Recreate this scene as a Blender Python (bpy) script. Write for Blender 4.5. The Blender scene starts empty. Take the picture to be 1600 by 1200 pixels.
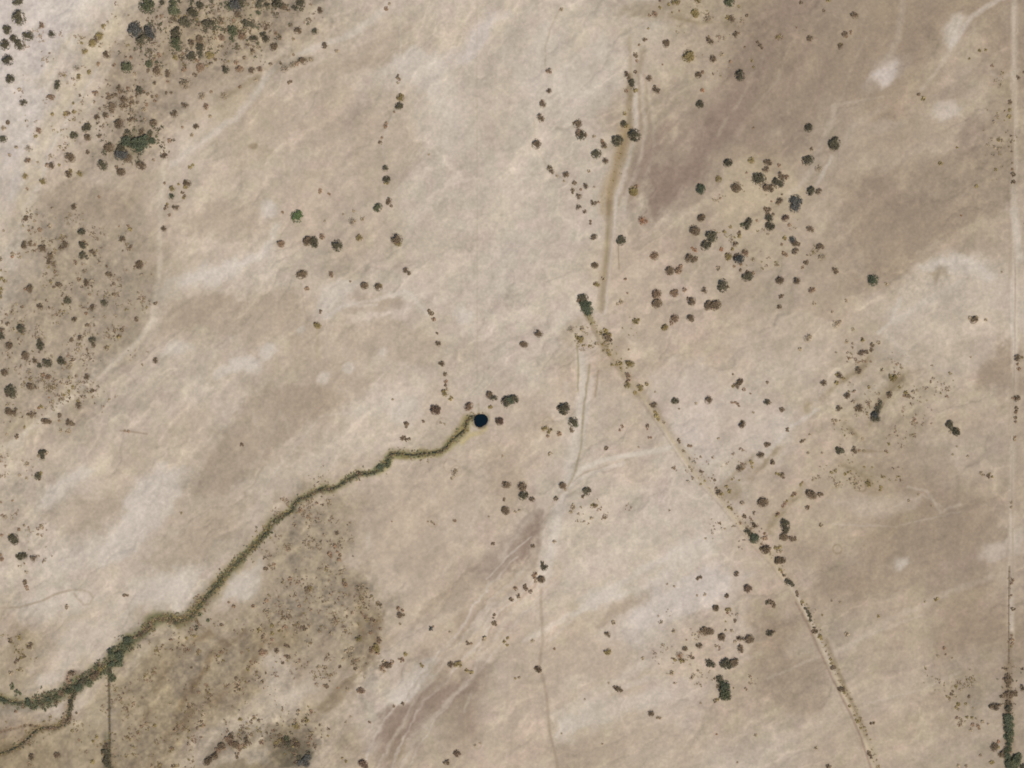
import bpy, math, random
import numpy as np

# ---------------------------------------------------------------- camera, sky, sun
S = 0.5                                    # metres per photo pixel (photo 1600 x 1200)
def wx(px): return (px - 800.0) * S
def wy(py): return (600.0 - py) * S

sc = bpy.context.scene
C = sc.collection
cd = bpy.data.cameras.new('camera'); cam = bpy.data.objects.new('camera', cd); C.objects.link(cam)
cam.location = (0, 0, 2000.0); cam.rotation_euler = (0, 0, 0)
cd.sensor_width = 36.0; cd.lens = 36.0 * 2000.0 / 800.0
cd.clip_start = 10.0; cd.clip_end = 90000.0
sc.camera = cam

SUN_EL, SUN_AZ = math.radians(58), math.radians(135)      # azimuth clockwise from north (top of the picture)
w = bpy.data.worlds.new('World'); sc.world = w; w.use_nodes = True
nt = w.node_tree; bg = nt.nodes['Background']
sky = nt.nodes.new('ShaderNodeTexSky'); sky.sky_type = 'NISHITA'; sky.sun_disc = False
sky.sun_elevation = SUN_EL; sky.sun_rotation = SUN_AZ
nt.links.new(sky.outputs[0], bg.inputs[0]); bg.inputs[1].default_value = 0.10
sl = bpy.data.lights.new('sun', 'SUN'); sl.energy = 3.2; sl.angle = math.radians(0.5); sl.color = (1.0, 0.955, 0.89)
so = bpy.data.objects.new('sun', sl); C.objects.link(so); so.location = (0, 0, 300)
so.rotation_euler = (math.pi / 2 - SUN_EL, 0, math.pi - SUN_AZ)
sc.view_settings.view_transform = 'Standard'; sc.view_settings.look = 'None'
sc.view_settings.exposure = 0.0; sc.view_settings.gamma = 1.0
sc.render.engine = 'CYCLES'
sc.cycles.filter_width = 1.8               # a slightly soft long lens
sc.cycles.max_bounces = 4
ALB = np.array([.905, .862, .792])                                 # display value -> albedo under this light
# ---------------------------------------------------------------- ground colour: soil patches, washes, tracks (all real soil tones)
M = 160                                    # margin around the photo area, px
ST = 1.6                                   # spacing of the ground sheet, px
gx = np.arange(-M, 1600 + M + ST, ST); gy = np.arange(-M, 1200 + M + ST, ST)
NX, NY = len(gx), len(gy)
X, Y = np.meshgrid(gx, gy)                 # rows = y

def vnoise(x, y, scale, seed):
    r = np.random.RandomState(seed); n = 256; t = r.rand(n, n)
    u = x / scale + 1000.0; v = y / scale + 1000.0
    i = np.floor(u).astype(int); j = np.floor(v).astype(int); fu = u - i; fv = v - j
    fu = fu * fu * (3 - 2 * fu); fv = fv * fv * (3 - 2 * fv)
    a = t[i % n, j % n]; b = t[(i + 1) % n, j % n]; c = t[i % n, (j + 1) % n]; d = t[(i + 1) % n, (j + 1) % n]
    return (a * (1 - fu) + b * fu) * (1 - fv) + (c * (1 - fu) + d * fu) * fv
def fbm(x, y, scale, seed, octv=4, g=0.5):
    s = 0; a = 1; tot = 0
    for k in range(octv):
        s = s + a * (vnoise(x, y, scale / 2 ** k, seed + k * 7) - 0.5); tot += a; a *= g
    return s / tot * 2                     # about -1..1
WX = fbm(X, Y, 60, 11, 5); WY = fbm(X, Y, 60, 47, 5)      # domain warp
WX2 = fbm(X, Y, 14, 81, 3); WY2 = fbm(X, Y, 14, 97, 3)

PAL = {'W': (205, 195, 183), 'P': (194, 181, 165), 'B': (187, 173, 155), 'T': (176, 161, 142), 'D': (158, 142, 123),
       'M': (147, 129, 115), 'O': (167, 152, 128), 'G': (165, 151, 131), 'Y': (192, 176, 149), 'U': (133, 117, 93),
       'V': (203, 192, 183), 'L': (186, 170, 152), 'K': (108, 98, 78), 'H': (172, 158, 140)}
GRID = """
V W P T T B B P P P P T D H D D D
V P T T B B P P P P B T D D D T D
V P T B B L B P P P H H D T D T H
P B T B B L B P P P B T T T T T T
B G G B P B B P P P L H T D D T T
B G G B B B P P P P L L T T B B P
G G B P B T P B P L L L P B B B T
B B B B B B P B L P L P L L T T H
B P B B P G L B L P P P T T D D T
P P P P T G B L L P P P L D T D T
T B T G G G T L L B P L D T T D D
O P O T O T P D L B L L T T T H T
U O U O K T T T L T B B B T T H G
""".split()
GR = np.array([[PAL[c] for c in GRID[r * 17:(r + 1) * 17]] for r in range(13)], float) / 255.0
def sample_grid(px, py):
    u = np.clip(px / 100.0, 0, 15.999); v = np.clip(py / 100.0, 0, 11.999)
    i = np.floor(u).astype(int); j = np.floor(v).astype(int); fu = (u - i)[..., None]; fv = (v - j)[..., None]
    fu = fu * fu * (3 - 2 * fu); fv = fv * fv * (3 - 2 * fv)
    return (GR[j, i] * (1 - fu) + GR[j, i + 1] * fu) * (1 - fv) + (GR[j + 1, i] * (1 - fu) + GR[j + 1, i + 1] * fu) * fv
IMG = sample_grid(X + WX * 55, Y + WY * 55)
# soil fabric: streaks left by sheet floods, running from lower left to upper right
an = np.radians(-52 + 16 * (X / 1600.0) + 10 * (Y / 1200.0))
U_ = X * np.cos(an) + Y * np.sin(an); V_ = -X * np.sin(an) + Y * np.cos(an)
st = fbm(U_ / 3.6 + WX * 9, V_ + WY * 16, 34, 201, 5, 0.62)
stf = fbm(U_ / 3.0 + WX * 6, V_ + WY * 8 + WY2 * 3, 15, 231, 4, 0.7)
mo = fbm(X, Y, 26, 301, 4, 0.62)
big = fbm(U_ / 2.2 + WX * 20, V_ + WY * 30, 110, 401, 3)
def ridge(sc_, seed, el, pw):
    n = fbm(U_ / el + WX * 22, V_ + WY * 26 + WY2 * 3, sc_, seed, 3, .5)
    return np.clip(1 - np.abs(n) * 2.6, 0, 1) ** pw
wisp = ridge(70, 821, 3.2, 3.0) * np.clip(.5 + 1.6 * fbm(X, Y, 90, 831, 2), 0, 1)
wisp2 = ridge(34, 841, 2.6, 2.5) * np.clip(.4 + 1.8 * fbm(X, Y, 60, 851, 2), 0, 1)
rill = ridge(52, 861, 4.0, 5.0) * np.clip(.3 + 1.8 * fbm(X, Y, 80, 871, 2), 0, 1)
crisp = fbm(X, Y, 8, 881, 2, .8)
thin1 = ridge(46, 911, 2.8, 9.0) * np.clip(.4 + 1.9 * fbm(X, Y, 70, 921, 2), 0, 1); thin2 = ridge(60, 931, 3.4, 12.0) * np.clip(.4 + 1.9 * fbm(X, Y, 80, 941, 2), 0, 1)
st2 = fbm(U_ / 4.5 + WX * 5 + WX2 * 2, V_ + WY * 6 + WY2 * 3, 8, 951, 3, .7)
FAB = (1 + 0.036 * st + 0.038 * stf + .045 * st2 + 0.04 * mo + 0.022 * big + .06 * wisp + .045 * wisp2 - .05 * rill + .085 * thin1 - .08 * thin2 + .05 * crisp)
IMG *= FAB[..., None]
tw = fbm(U_ / 2.5, V_, 60, 501, 3); tw2 = fbm(X, Y, 16, 511, 2)
IMG[..., 0] *= 1 + 0.008 * tw + .010 * tw2; IMG[..., 1] *= 1 - .006 * tw2; IMG[..., 2] *= 1 - 0.020 * tw + .012 * tw2

def win(x0, y0, x1, y1, pad):
    a = max(0, int((x0 - pad + M) / ST)); b = min(NX, int((x1 + pad + M) / ST) + 2)
    c = max(0, int((y0 - pad + M) / ST)); d = min(NY, int((y1 + pad + M) / ST) + 2)
    return slice(c, max(c, d)), slice(a, max(a, b))
def blend(sl_, m, col):
    col = np.array(PAL[col] if isinstance(col, str) else col, float) / 255.0
    m = m[..., None]; col = col * (1 + (FAB[sl_][..., None] - 1) * .7); IMG[sl_] = IMG[sl_] * (1 - m) + col * m
def patch(x, y, rx, ry, ang, col, a=0.6, soft=0.45, warp=1.0):
    R = max(rx, ry) * 2.2 + 20; s = win(x - R, y - R, x + R, y + R, 0)
    k = min(rx, ry) * 0.9 * warp
    dx = X[s] + WX[s] * k + WX2[s] * k * .35 - x; dy = Y[s] + WY[s] * k + WY2[s] * k * .35 - y
    t = math.radians(ang); u = dx * math.cos(t) - dy * math.sin(t); v = dx * math.sin(t) + dy * math.cos(t)   # ang counter-clockwise in the picture
    d = np.sqrt((u / rx) ** 2 + (v / ry) ** 2) + .55 * stf[s] + .35 * st[s] + .15 * crisp[s]
    m = np.clip((1 + soft - d) / (2 * soft), 0, 1); m = m * m * (3 - 2 * m)
    blend(s, m * a * (0.88 + 0.25 * mo[s]).clip(0, 1), col)
def seg_dist(px, py, pts):
    best = np.full(px.shape, 1e9)
    for (x0, y0), (x1, y1) in zip(pts[:-1], pts[1:]):
        dx, dy = x1 - x0, y1 - y0; L = dx * dx + dy * dy + 1e-9
        t = np.clip(((px - x0) * dx + (py - y0) * dy) / L, 0, 1)
        best = np.minimum(best, np.hypot(px - x0 - t * dx, py - y0 - t * dy))
    return best
def P(s):                                  # "x,y x,y" -> points
    return [tuple(float(v) for v in q.split(',')) for q in s.split()]
def line(pts, wd, col, a=0.6, warp=None, broken=0.25, soft=0.42):
    if isinstance(pts, str): pts = P(pts)
    xs = [p[0] for p in pts]; ys = [p[1] for p in pts]
    s = win(min(xs), min(ys), max(xs), max(ys), wd * 2 + 14)
    k = wd * 0.45 if warp is None else warp
    d = seg_dist(X[s] + WX2[s] * k + WX[s] * k, Y[s] + WY2[s] * k + WY[s] * k, pts)
    m = np.clip((wd * (0.5 + soft) - d) / (wd * 2 * soft + 1e-6), 0, 1); m = m * m * (3 - 2 * m)
    blend(s, m * a * np.clip(1 - broken + broken * 2 * (mo[s] + .3), 0, 1), col)

def poly(pts, col, a, soft=7.0):
    xs = [p[0] for p in pts]; ys = [p[1] for p in pts]; s = win(min(xs), min(ys), max(xs), max(ys), 30)
    x_ = X[s] + WX[s] * 13 + WX2[s] * 5; y_ = Y[s] + WY[s] * 13 + WY2[s] * 5
    ins = np.zeros(x_.shape, bool); pp = pts + [pts[0]]
    for (x0, y0), (x1, y1) in zip(pp[:-1], pp[1:]):
        c = (y0 > y_) != (y1 > y_); ins ^= c & (x_ < (x1 - x0) * (y_ - y0) / ((y1 - y0) or 1e-9) + x0)
    d = seg_dist(x_, y_, pp); d = np.where(ins, d, -d) - 9 * stf[s] - 7 * st[s] - 3 * crisp[s]
    m = np.clip((d + soft) / (2 * soft), 0, 1); m = m * m * (3 - 2 * m)
    blend(s, m * a, col)
POLYS = """D .4 1180,-40 1500,-40 1420,120 1400,210 1310,300 1260,210 1200,190 1150,150
M .4 1060,200 1110,150 1180,60 1260,-40 1330,-40 1270,110 1200,220 1130,270 1075,330 1010,340 1000,290
T .4 430,820 535,780 540,880 600,960 600,1040 540,1110 500,1200 180,1240 172,1090 240,1015 320,970 400,925
H .3 1240,260 1600,200 1640,380 1500,400 1350,440 1260,360
W .65 285,447 300,432 330,418 355,402 400,396 425,372 432,385 410,408 372,420 350,428 330,440 300,445
W .8 300,440 328,422 345,428 340,438 315,444
W .85 408,322 418,314 432,318 430,330 415,335
W .6 622,80 650,72 690,92 700,105 690,150 668,158 640,130 622,108
V .65 722,95 738,52 775,22 800,12 800,30 768,48 748,95 730,98
W .6 495,480 500,452 530,436 560,442 548,465 520,480 505,492
D .45 545,468 590,462 640,470 600,482 560,478
W .8 385,560 395,556 400,570 388,576
W .75 405,545 425,536 437,545 425,556 408,556
W .7 358,565 372,560 380,575 362,580
W .5 255,545 285,535 300,545 275,556
T .6 250,480 300,460 350,455 400,470 430,455 460,470 500,520 480,545 440,530 400,540 370,520 310,505 260,520
T .5 540,520 600,500 640,510 700,540 660,570 600,560 560,560
T .55 290,340 340,322 400,325 405,350 360,372 300,375
T .6 520,95 600,80 640,60 620,85 560,110 500,120 440,130 470,112
T .4 580,130 630,140 640,180 660,230 620,300 560,310 540,240 560,180
T .6 165,80 220,10 300,-20 500,-20 490,60 420,95 350,150 260,190 240,230 210,265 165,250
D .3 170,70 220,20 300,-20 470,-20 460,40 400,80 340,130 260,180 240,230 180,240
H .5 30,320 60,300 120,290 160,310 230,340 235,400 200,450 215,480 180,520 130,600 60,650 -40,660 -40,460 20,420 40,380
D .4 70,300 130,285 190,300 200,340 150,350 90,340
M .6 1040,200 1062,190 1040,225 1015,262 1000,300 985,305 985,275 1008,240
M .65 1020,265 1045,255 1080,262 1070,290 1045,318 1020,330 1012,300
M .55 1085,225 1110,190 1150,150 1185,140 1165,180 1130,215 1095,255 1070,262
M .4 1160,60 1190,20 1220,-10 1270,-10 1250,40 1210,80 1180,120 1150,140 1140,110
M .4 1230,180 1270,140 1290,90 1300,100 1285,150 1262,200 1240,250 1220,240
D .65 1310,280 1370,265 1440,250 1560,230 1600,290 1560,330 1500,350 1440,390 1400,430 1370,425 1340,390 1320,340
M .3 1330,290 1400,280 1430,310 1400,350 1350,345
D .4 1530,20 1640,10 1640,90 1540,70
M .4 1500,180 1520,170 1535,200 1530,250 1505,250 1495,210
V .8 1370,110 1395,98 1402,110 1395,130 1375,140 1360,120
W .5 1480,20 1500,22 1520,30 1500,60 1488,74 1480,50
W .45 1480,165 1497,163 1500,178 1475,185 1465,178
T .45 1330,200 1400,190 1470,200 1480,240 1430,260 1330,265 1310,230
P .65 1420,420 1450,405 1500,402 1550,408 1570,440 1560,480 1520,490 1470,480 1440,500 1400,520 1375,520 1400,480 1410,450
W .6 1430,425 1490,404 1525,415 1550,430 1500,432 1450,430
U .4 1440,432 1470,422 1485,432 1460,442
P .45 1360,540 1400,520 1500,500 1560,500 1560,560 1480,580 1400,570
D .55 1540,560 1560,540 1600,530 1600,620 1560,600 1520,600
Y .5 1130,270 1180,250 1240,270 1260,310 1240,340 1200,360 1150,370 1120,340
Y .4 1150,370 1200,360 1240,370 1260,400 1200,420 1160,400
D .45 415,600 500,600 550,630 500,650 440,690 410,730 350,765 310,765 350,680 380,630
T .6 225,880 280,835 320,820 350,830 320,870 250,895
T .5 65,805 120,780 165,770 190,790 150,820 90,830
W .65 215,750 280,745 290,775 250,830 200,870 160,880 150,860 190,815 200,775
W .65 125,720 150,730 100,760 70,790 65,775
W .55 200,910 260,900 320,890 300,930 250,950 210,940
W .65 345,930 380,890 410,880 405,925 380,935
G .65 455,800 535,775 535,880 560,905 590,950 600,990 560,1040 500,1030 430,1000 380,975 330,960 400,925 415,880 450,840
U .25 550,915 575,925 590,960 600,1000 590,1040 550,1060 535,1020 560,980 548,945
D .65 440,1045 480,1030 465,1065 440,1072
D .6 500,980 520,985 510,1020 495,1015
O .6 420,975 450,980 415,1010 415,1050 380,1100 320,1130 260,1180 180,1200 180,1100 190,1060 240,1020 290,990 330,980 380,1000
D .45 420,985 440,990 412,1020 400,1060 370,1100 320,1120 260,1150 300,1100 350,1060 380,1020
G .55 300,1010 350,1000 400,1020 380,1060 320,1080 270,1070 280,1030
U .4 535,1065 565,1050 530,1105 490,1120
M .6 620,1105 650,1110 645,1135 625,1155 620,1200 590,1200 595,1150 600,1130
M .6 660,1080 735,1058 740,1075 700,1100 660,1105 650,1100
M .55 730,895 800,842 840,790 850,800 835,850 800,885 760,905
D .5 690,930 740,900 760,910 720,940 690,960
W .6 595,1080 640,1050 690,1030 670,1060 640,1095 620,1100
P .6 420,1020 440,1080 410,1110 350,1140 300,1190 420,1190 440,1130 480,1090 500,1060 470,1080 450,1030
O .5 -20,1000 40,990 55,1010 45,1040 60,1070 30,1080 -20,1060
O .5 60,1150 110,1120 165,1080 165,1220 -20,1220 -20,1190
V .6 1060,910 1120,900 1145,910 1140,940 1080,955 1040,970 970,985 1000,950
W .65 925,935 950,922 975,925 975,940 950,950 930,950
W .45 1080,840 1125,825 1130,840 1080,880 1010,905 990,900
T .6 960,945 1010,925 1020,935 980,965 945,985 935,980
D .55 1330,880 1375,840 1470,815 1560,800 1580,830 1500,870 1440,910 1370,935 1320,920
D .5 1480,1000 1520,970 1560,950 1575,1000 1530,1010 1490,1010
D .4 1370,700 1420,690 1480,700 1500,750 1440,770 1380,740
D .4 1230,1030 1290,1025 1300,1060 1290,1110 1240,1120 1200,1100
W .7 1398,872 1415,870 1422,882 1405,890
W .4 1540,850 1600,830 1600,860 1560,870 1545,880
W .45 865,1140 880,1120 920,1100 1040,1080 1060,1095 960,1120 880,1150
V .3 1060,640 1150,600 1220,640 1240,670 1190,720 1100,730 1050,690
P .4 1060,740 1110,770 1150,820 1130,850 1080,830 1040,780
L .5 545,700 600,760 560,900 600,920 680,900 740,840 760,760 700,720 640,730
T .35 620,780 680,800 700,860 640,900 590,870 580,820
D .3 760,700 800,700 830,760 800,800 760,770
T .4 920,1150 1040,1130 1100,1160 1080,1220 900,1220
L .6 860,1000 940,1000 1000,1020 960,1060 880,1060 850,1040
T .35 1160,780 1260,790 1330,760 1380,790 1300,860 1240,900 1200,850
P .4 1300,780 1380,770 1440,780 1420,800 1340,805
T .4 1200,360 1300,380 1360,480 1300,500 1220,440
P .35 1200,480 1300,500 1330,540 1260,600 1180,580 1120,540
L .5 960,360 1010,350 1040,440 1020,520 980,500
M .2 985,330 1040,340 1080,380 1040,400 990,390"""
# paler silt
for q in """650 105 50 30 20 W .6|690 165 42 55 20 W .5|740 62 55 16 48 V .55|330 428 60 15 22 W .75|362 410 40 12 20 W .5|420 326 18 12 0 W .7
640 640 28 18 0 W .65|618 628 50 16 10 W .35|560 640 22 16 0 W .3|525 478 48 16 25 W .6|505 450 45 18 10 P .5|395 572 16 12 0 W .5|372 560 14 20 20 W .4
1385 112 30 20 30 V .75|1372 128 26 14 30 W .5|1483 50 13 18 0 W .45|1475 170 14 12 0 W .5|1500 440 80 34 15 P .55|1380 200 30 8 15 W .35
1470 425 60 14 10 W .55|1210 690 45 36 40 W .45|940 936 36 18 10 W .7|1000 965 85 30 35 V .45|1120 918 46 26 20 V .75|1090 870 50 18 35 W .45
1120 800 60 60 0 P .3|890 1140 40 16 35 W .5|1040 1095 60 40 20 V .35|1405 880 14 11 0 W .6|640 1078 42 12 35 W .75|440 1080 44 22 20 W .6|430 1050 22 18 0 W .4
95 940 80 20 10 W .5|262 928 55 22 15 W .6|378 912 28 22 0 W .65|150 990 70 40 20 W .45|70 1062 30 9 10 W .5|215 1040 30 14 40 W .5|576 850 5 16 0 W .5|675 775 5 16 0 W .5
120 865 70 22 20 W .5|235 785 62 28 48 V .65|262 752 34 22 0 W .5|200 830 50 22 45 W .5|105 755 52 14 42 W .65|20 120 60 150 0 V .5|60 30 70 70 0 V .4|10 260 20 60 0 V .3
1080 640 60 60 0 V .3|1075 600 60 30 0 V .3|950 640 35 30 0 P .5|855 850 14 60 -15 W .4|1450 480 60 30 40 P .5|1250 1010 20 30 0 B .4|1580 30 20 20 0 T .5
850 130 40 90 0 W .35|925 160 40 100 0 W .35|790 120 40 70 0 P .3|870 100 60 60 0 W .3|690 210 50 30 0 W .3|760 300 60 60 0 P .3|245 1090 60 18 0 P .2
550 700 60 20 20 P .5|490 720 60 20 20 P .5|1560 580 8 60 0 D .3|130 1060 30 50 0 P .4|760 960 40 12 45 W .4|1150 1010 40 40 0 W .35|1130 960 30 40 0 P .35|60 590 60 60 0 V .15
1330 580 60 30 30 P .4|1360 480 50 20 30 P .3|620 540 120 30 30 T .2|470 600 40 60 0 T .2|20 690 20 12 40 W .4|15 470 22 22 0 W .35|1590 440 10 100 0 P .3""".replace('\n', '|').split('|'):
    v = q.split(); patch(*map(float, v[:5]), v[5], float(v[6]))
# darker and browner soil
for q in """1052 285 44 16 30 M .7|1085 240 60 18 45 M .5|1012 240 46 15 52 M .6|1130 190 60 20 50 M .4|1190 130 70 34 60 M .4|1240 40 50 30 50 D .4|1420 70 80 14 62 M .45|1340 90 40 70 20 D .35
1345 120 30 40 30 M .2|1555 200 28 46 0 D .6|1515 200 20 40 0 M .25|1480 262 90 22 10 O .35|1410 345 84 44 10 D .5|1400 330 60 22 10 M .3|1250 240 28 60 60 D .35|1545 560 34 44 20 M .45|1400 745 70 24 0 D .45
1480 838 110 26 18 D .6|1520 870 70 26 10 M .25|1390 800 80 14 10 D .4|1345 908 80 20 15 D .5|1530 990 50 18 35 M .4|1520 1000 30 26 30 D .5|1240 1050 60 22 10 D .5|1250 1100 60 16 0 D .35|1490 1080 60 20 30 D .35
560 560 90 42 25 T .5|425 478 60 26 0 D .3|530 625 60 34 30 T .6|300 490 60 22 30 T .5|545 100 60 20 30 T .45|350 560 60 26 30 T .3|385 700 110 26 0 T .35|300 660 40 34 50 T .5
640 185 60 80 0 B .4|410 200 50 60 0 O .25|700 410 34 60 0 B .3|330 780 70 40 45 T .5|330 830 60 22 40 O .3|150 800 60 26 40 T .4|380 810 60 50 30 T .35|620 800 60 60 0 L .5|640 880 70 60 0 L .4|840 690 40 60 0 L .4|750 720 60 40 0 L .3
560 960 24 44 10 U .55|580 925 26 20 0 G .6|590 1010 34 20 20 G .6|528 1088 34 15 45 U .6|495 1110 30 12 30 U .4|463 1045 30 12 60 M .6|450 1045 20 18 0 M .35|505 1000 20 30 0 M .35|415 985 40 30 60 U .4|350 1000 60 20 30 U .3
402 1060 12 70 0 U .45|300 1020 60 30 40 O .5|230 1100 40 70 20 O .55|330 1090 50 34 40 U .35|370 1082 60 7 38 K .35|345 980 50 40 0 G .55|270 1170 60 30 0 O .4|40 1010 36 30 0 O .5|20 1000 16 30 0 U .3|60 1165 80 22 20 O .5|30 1185 60 20 0 U .5
120 1180 40 30 0 O .4|30 1130 60 20 10 M .45|10 1120 40 14 0 H .6|480 820 44 40 0 G .5|505 860 30 60 0 G .5|450 880 40 30 30 G .4|490 940 60 36 0 G .5|410 930 40 40 0 G .3|520 790 16 30 0 G .5|540 1150 20 40 30 O .3
440 1160 44 26 20 K .35|420 1155 60 40 10 O .4|790 868 60 15 38 M .55|812 850 26 28 50 M .5|700 935 60 14 35 D .55|725 975 14 24 0 D .45|700 1075 62 15 30 M .75|620 1125 26 26 20 M .85|612 1160 24 10 60 M .5|735 1060 40 20 0 D .4
620 1170 12 30 0 U .45|975 950 40 9 33 T .4|840 1090 60 16 0 L .5|950 1170 80 20 20 T .4|1000 1130 60 16 30 T .3|870 1040 80 40 0 L .4|1200 780 50 40 0 L .4|1150 860 10 60 0 L .2|100 395 50 30 0 G .5|70 560 50 30 0 G .3
60 560 60 40 20 G .3|150 540 50 30 0 H .4|100 340 80 24 0 T .55|340 50 110 60 20 T .6|300 90 110 30 25 T .5|430 40 60 40 0 O .35|210 155 40 26 0 G .55|215 200 40 44 0 T .5|430 100 60 10 22 O .5|455 98 30 7 20 U .35|370 160 60 14 50 O .3
300 40 60 40 0 D .25|1150 20 80 30 10 O .3|1130 100 50 60 30 T .4|1180 250 60 20 0 Y .5|1190 310 60 24 0 Y .45|1120 440 60 40 0 O .2|1050 490 40 24 20 T .4|1350 570 50 26 10 O .35|1395 600 50 22 40 O .4|1330 740 60 22 10 O .35
1355 755 26 20 0 U .25|1380 650 60 40 0 O .3|1230 340 60 60 0 T .3|50 60 5 5 0 V .2|1040 15 60 14 8 O .5|1005 12 40 12 10 U .25|1140 770 20 12 -30 U .45|1025 645 16 9 -60 U .35|855 670 24 18 0 O .35|905 520 34 22 20 O .45|950 560 26 20 40 U .25
1520 925 40 14 20 O .3|1500 1110 50 40 20 O .35|1585 1100 14 60 0 D .3|1575 190 16 90 0 O .3|1460 540 60 20 0 T .25|5 430 8 16 0 U .5|1170 560 60 40 0 L .4|640 560 30 30 0 P .3|60 325 30 34 0 P .3|1230 300 40 30 0 T .3|1470 400 22 8 0 P .3|1440 430 22 14 10 U .25|1465 432 20 8 0 U .25""".replace('\n', '|').split('|'):
    v = q.split(); patch(*map(float, v[:5]), v[5], float(v[6]))
for q in POLYS.splitlines():
    c_, a_, r_ = q.split(' ', 2); poly(P(r_), c_, float(a_))
# washes and pale lines
line('345,153 372,140 405,120', 9, 'U', .45, 4); line('428,107 455,98 487,92', 7, 'K', .5, 3); line('280,190 330,170 390,140', 14, 'O', .35, 5)
line('610,10 560,45 505,70 460,92 420,112 398,150 368,185 310,225 270,260', 10, 'W', .55, 5); line('640,40 575,72 520,92 490,112', 9, 'T', .55, 5); line('600,90 540,110 470,150', 20, 'T', .35, 6)
patch(396, 228, 7, 5, 0, 'U', .7); patch(410, 240, 16, 10, 0, 'O', .3); patch(345, 340, 60, 26, 25, 'T', .5); patch(322, 480, 50, 18, 25, 'D', .35); patch(430, 480, 28, 24, 0, 'T', .6)
line('290,445 335,428 372,410 402,404 425,375 432,350', 11, 'W', .6, 5); patch(595, 480, 52, 9, 5, 'D', .45); patch(562, 462, 20, 8, 0, 'D', .35)
for q_ in ((390, 565, 11, 9), (421, 546, 15, 8), (366, 571, 15, 9), (272, 545, 20, 9), (345, 580, 12, 10), (720, 485, 10, 9), (730, 495, 14, 8), (505, 592, 12, 10), (470, 515, 8, 5), (600, 552, 8, 8), (545, 575, 9, 8)): patch(*q_, 30, 'W', .75)
line('820,815 765,885 705,945 645,1000 575,1070 520,1140 490,1200', 30, 'P', .4, 8); line('425,1010 420,1060 405,1110 340,1150 290,1200', 30, 'P', .55, 8); line('385,1030 300,1110 240,1200', 16, 'U', .22, 8)
line('505,1030 470,1080 445,1130', 16, 'P', .4, 5); patch(225, 1060, 60, 30, 50, 'O', .5); patch(300, 1060, 110, 50, 40, 'U', .25); patch(350, 1020, 80, 40, 35, 'G', .5); patch(420, 1000, 50, 22, 10, 'U', .35)
line('1045,195 1012,232 990,270 978,305', 13, 'M', .6, 4); patch(1045, 285, 36, 24, 30, 'M', .6); line('1172,130 1130,175 1098,215 1080,255', 20, 'M', .5, 6); line('1150,60 1185,30 1230,-10', 26, 'M', .3, 6); line('1120,165 1075,205 1040,240', 10, 'M', .4, 4)
patch(1400, 335, 100, 52, 8, 'D', .6); patch(1380, 300, 50, 20, 0, 'M', .25); patch(1240, 120, 60, 70, 60, 'D', .3); patch(1330, 40, 60, 60, 60, 'D', .35); line('1440,0 1425,60 1405,110 1395,150', 14, 'D', .5, 5); line('1410,0 1400,60 1385,95', 10, 'P', .3, 4)
line('1290,90 1275,150 1262,180', 7, 'D', .5, 3); line('1380,170 1330,200 1300,260', 12, 'P', .25, 5)
line('1600,560 1560,570 1530,600', 20, 'D', .4, 6); line('820,1000 900,955 960,915 1040,878 1070,855', 9, 'W', .5, 5); line('860,1120 960,1070 1020,1030', 12, 'W', .35, 6); line('990,935 955,960 935,980', 14, 'D', .35, 6)
line('1090,820 1110,860 1060,890 1000,930', 14, 'W', .35, 6); line('1550,900 1450,940 1340,1000 1290,1030', 8, 'P', .4, 5); line('1600,830 1560,850 1530,870', 12, 'P', .5, 5)
line('750,740 745,800 720,860 690,900', 5, 'P', .3, 3); line('440,640 460,700 520,720', 4, 'P', .4, 4); line('440,720 490,735 560,700 590,640', 4, 'P', .35, 4); line('395,640 410,700 380,760', 5, 'P', .3, 4)
line('590,780 560,820', 3, 'P', .2)
patch(20, 120, 70, 150, 0, (206, 196, 188), .55); patch(80, 30, 70, 60, 0, (206, 196, 188), .55)
line('205,0 165,62 120,125 80,185 52,245 42,330 20,385', 28, (204, 190, 164), .6, 6); line('160,20 125,80 95,120 70,160', 8, 'D', .2, 5); line('120,60 90,110 60,170 40,230', 8, 'W', .5, 5); line('150,110 110,180 75,240 60,300', 5, 'W', .5, 4); line('190,60 150,150 120,230', 7, 'P', .5, 5)
line('60,300 20,385 0,430', 20, 'W', .4)
line('256,235 252,330 247,440 240,500', 9, (205, 193, 174), .6, 3); line('240,500 205,545 165,578 120,612 80,646 0,700', 9, (206, 194, 176), .75, 4, .15); line('262,420 250,500 215,560', 10, 'P', .4, 5); line('225,530 150,590 60,665', 22, 'P', .35, 6); line('330,180 290,250 250,320', 14, 'P', .3)
line('165,570 140,605 100,620', 5, 'U', .25)
line('508,497 540,478 600,466 634,455 650,468 668,492', 6, 'W', .7, 2); line('548,470 560,480 590,476', 4, 'W', .5, 2)
line('545,465 575,470 600,462', 10, 'L', .35, 2)
line('1600,-20 1558,2 1520,26 1500,55 1486,72', 7, 'W', .6, 3); line('1486,72 1500,30', 5, 'W', .4); line('1500,55 1470,100 1440,140', 6, 'P', .4)
line('1590,110 1560,125 1550,115', 6, 'P', .4); line('1570,60 1530,100 1490,150', 9, 'D', .4)
line('1300,165 1340,158 1380,152', 4, 'P', .3); line('1480,80 1440,20', 6, 'D', .25); line('1310,200 1325,180 1400,185', 9, 'D', .35)
line('1440,420 1500,405 1520,420 1545,432', 12, 'W', .55); line('1407,468 1393,500 1372,520', 6, 'W', .65, 3); line('1395,505 1440,480 1500,440', 10, 'W', .4)
line('1300,170 1290,215 1262,275 1230,305', 9, 'P', .45); line('1292,90 1280,140 1268,200', 6, 'M', .4); line('1300,245 1275,290', 6, 'W', .5)
line('1350,620 1420,560 1380,520', 8, 'W', .25)
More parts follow.
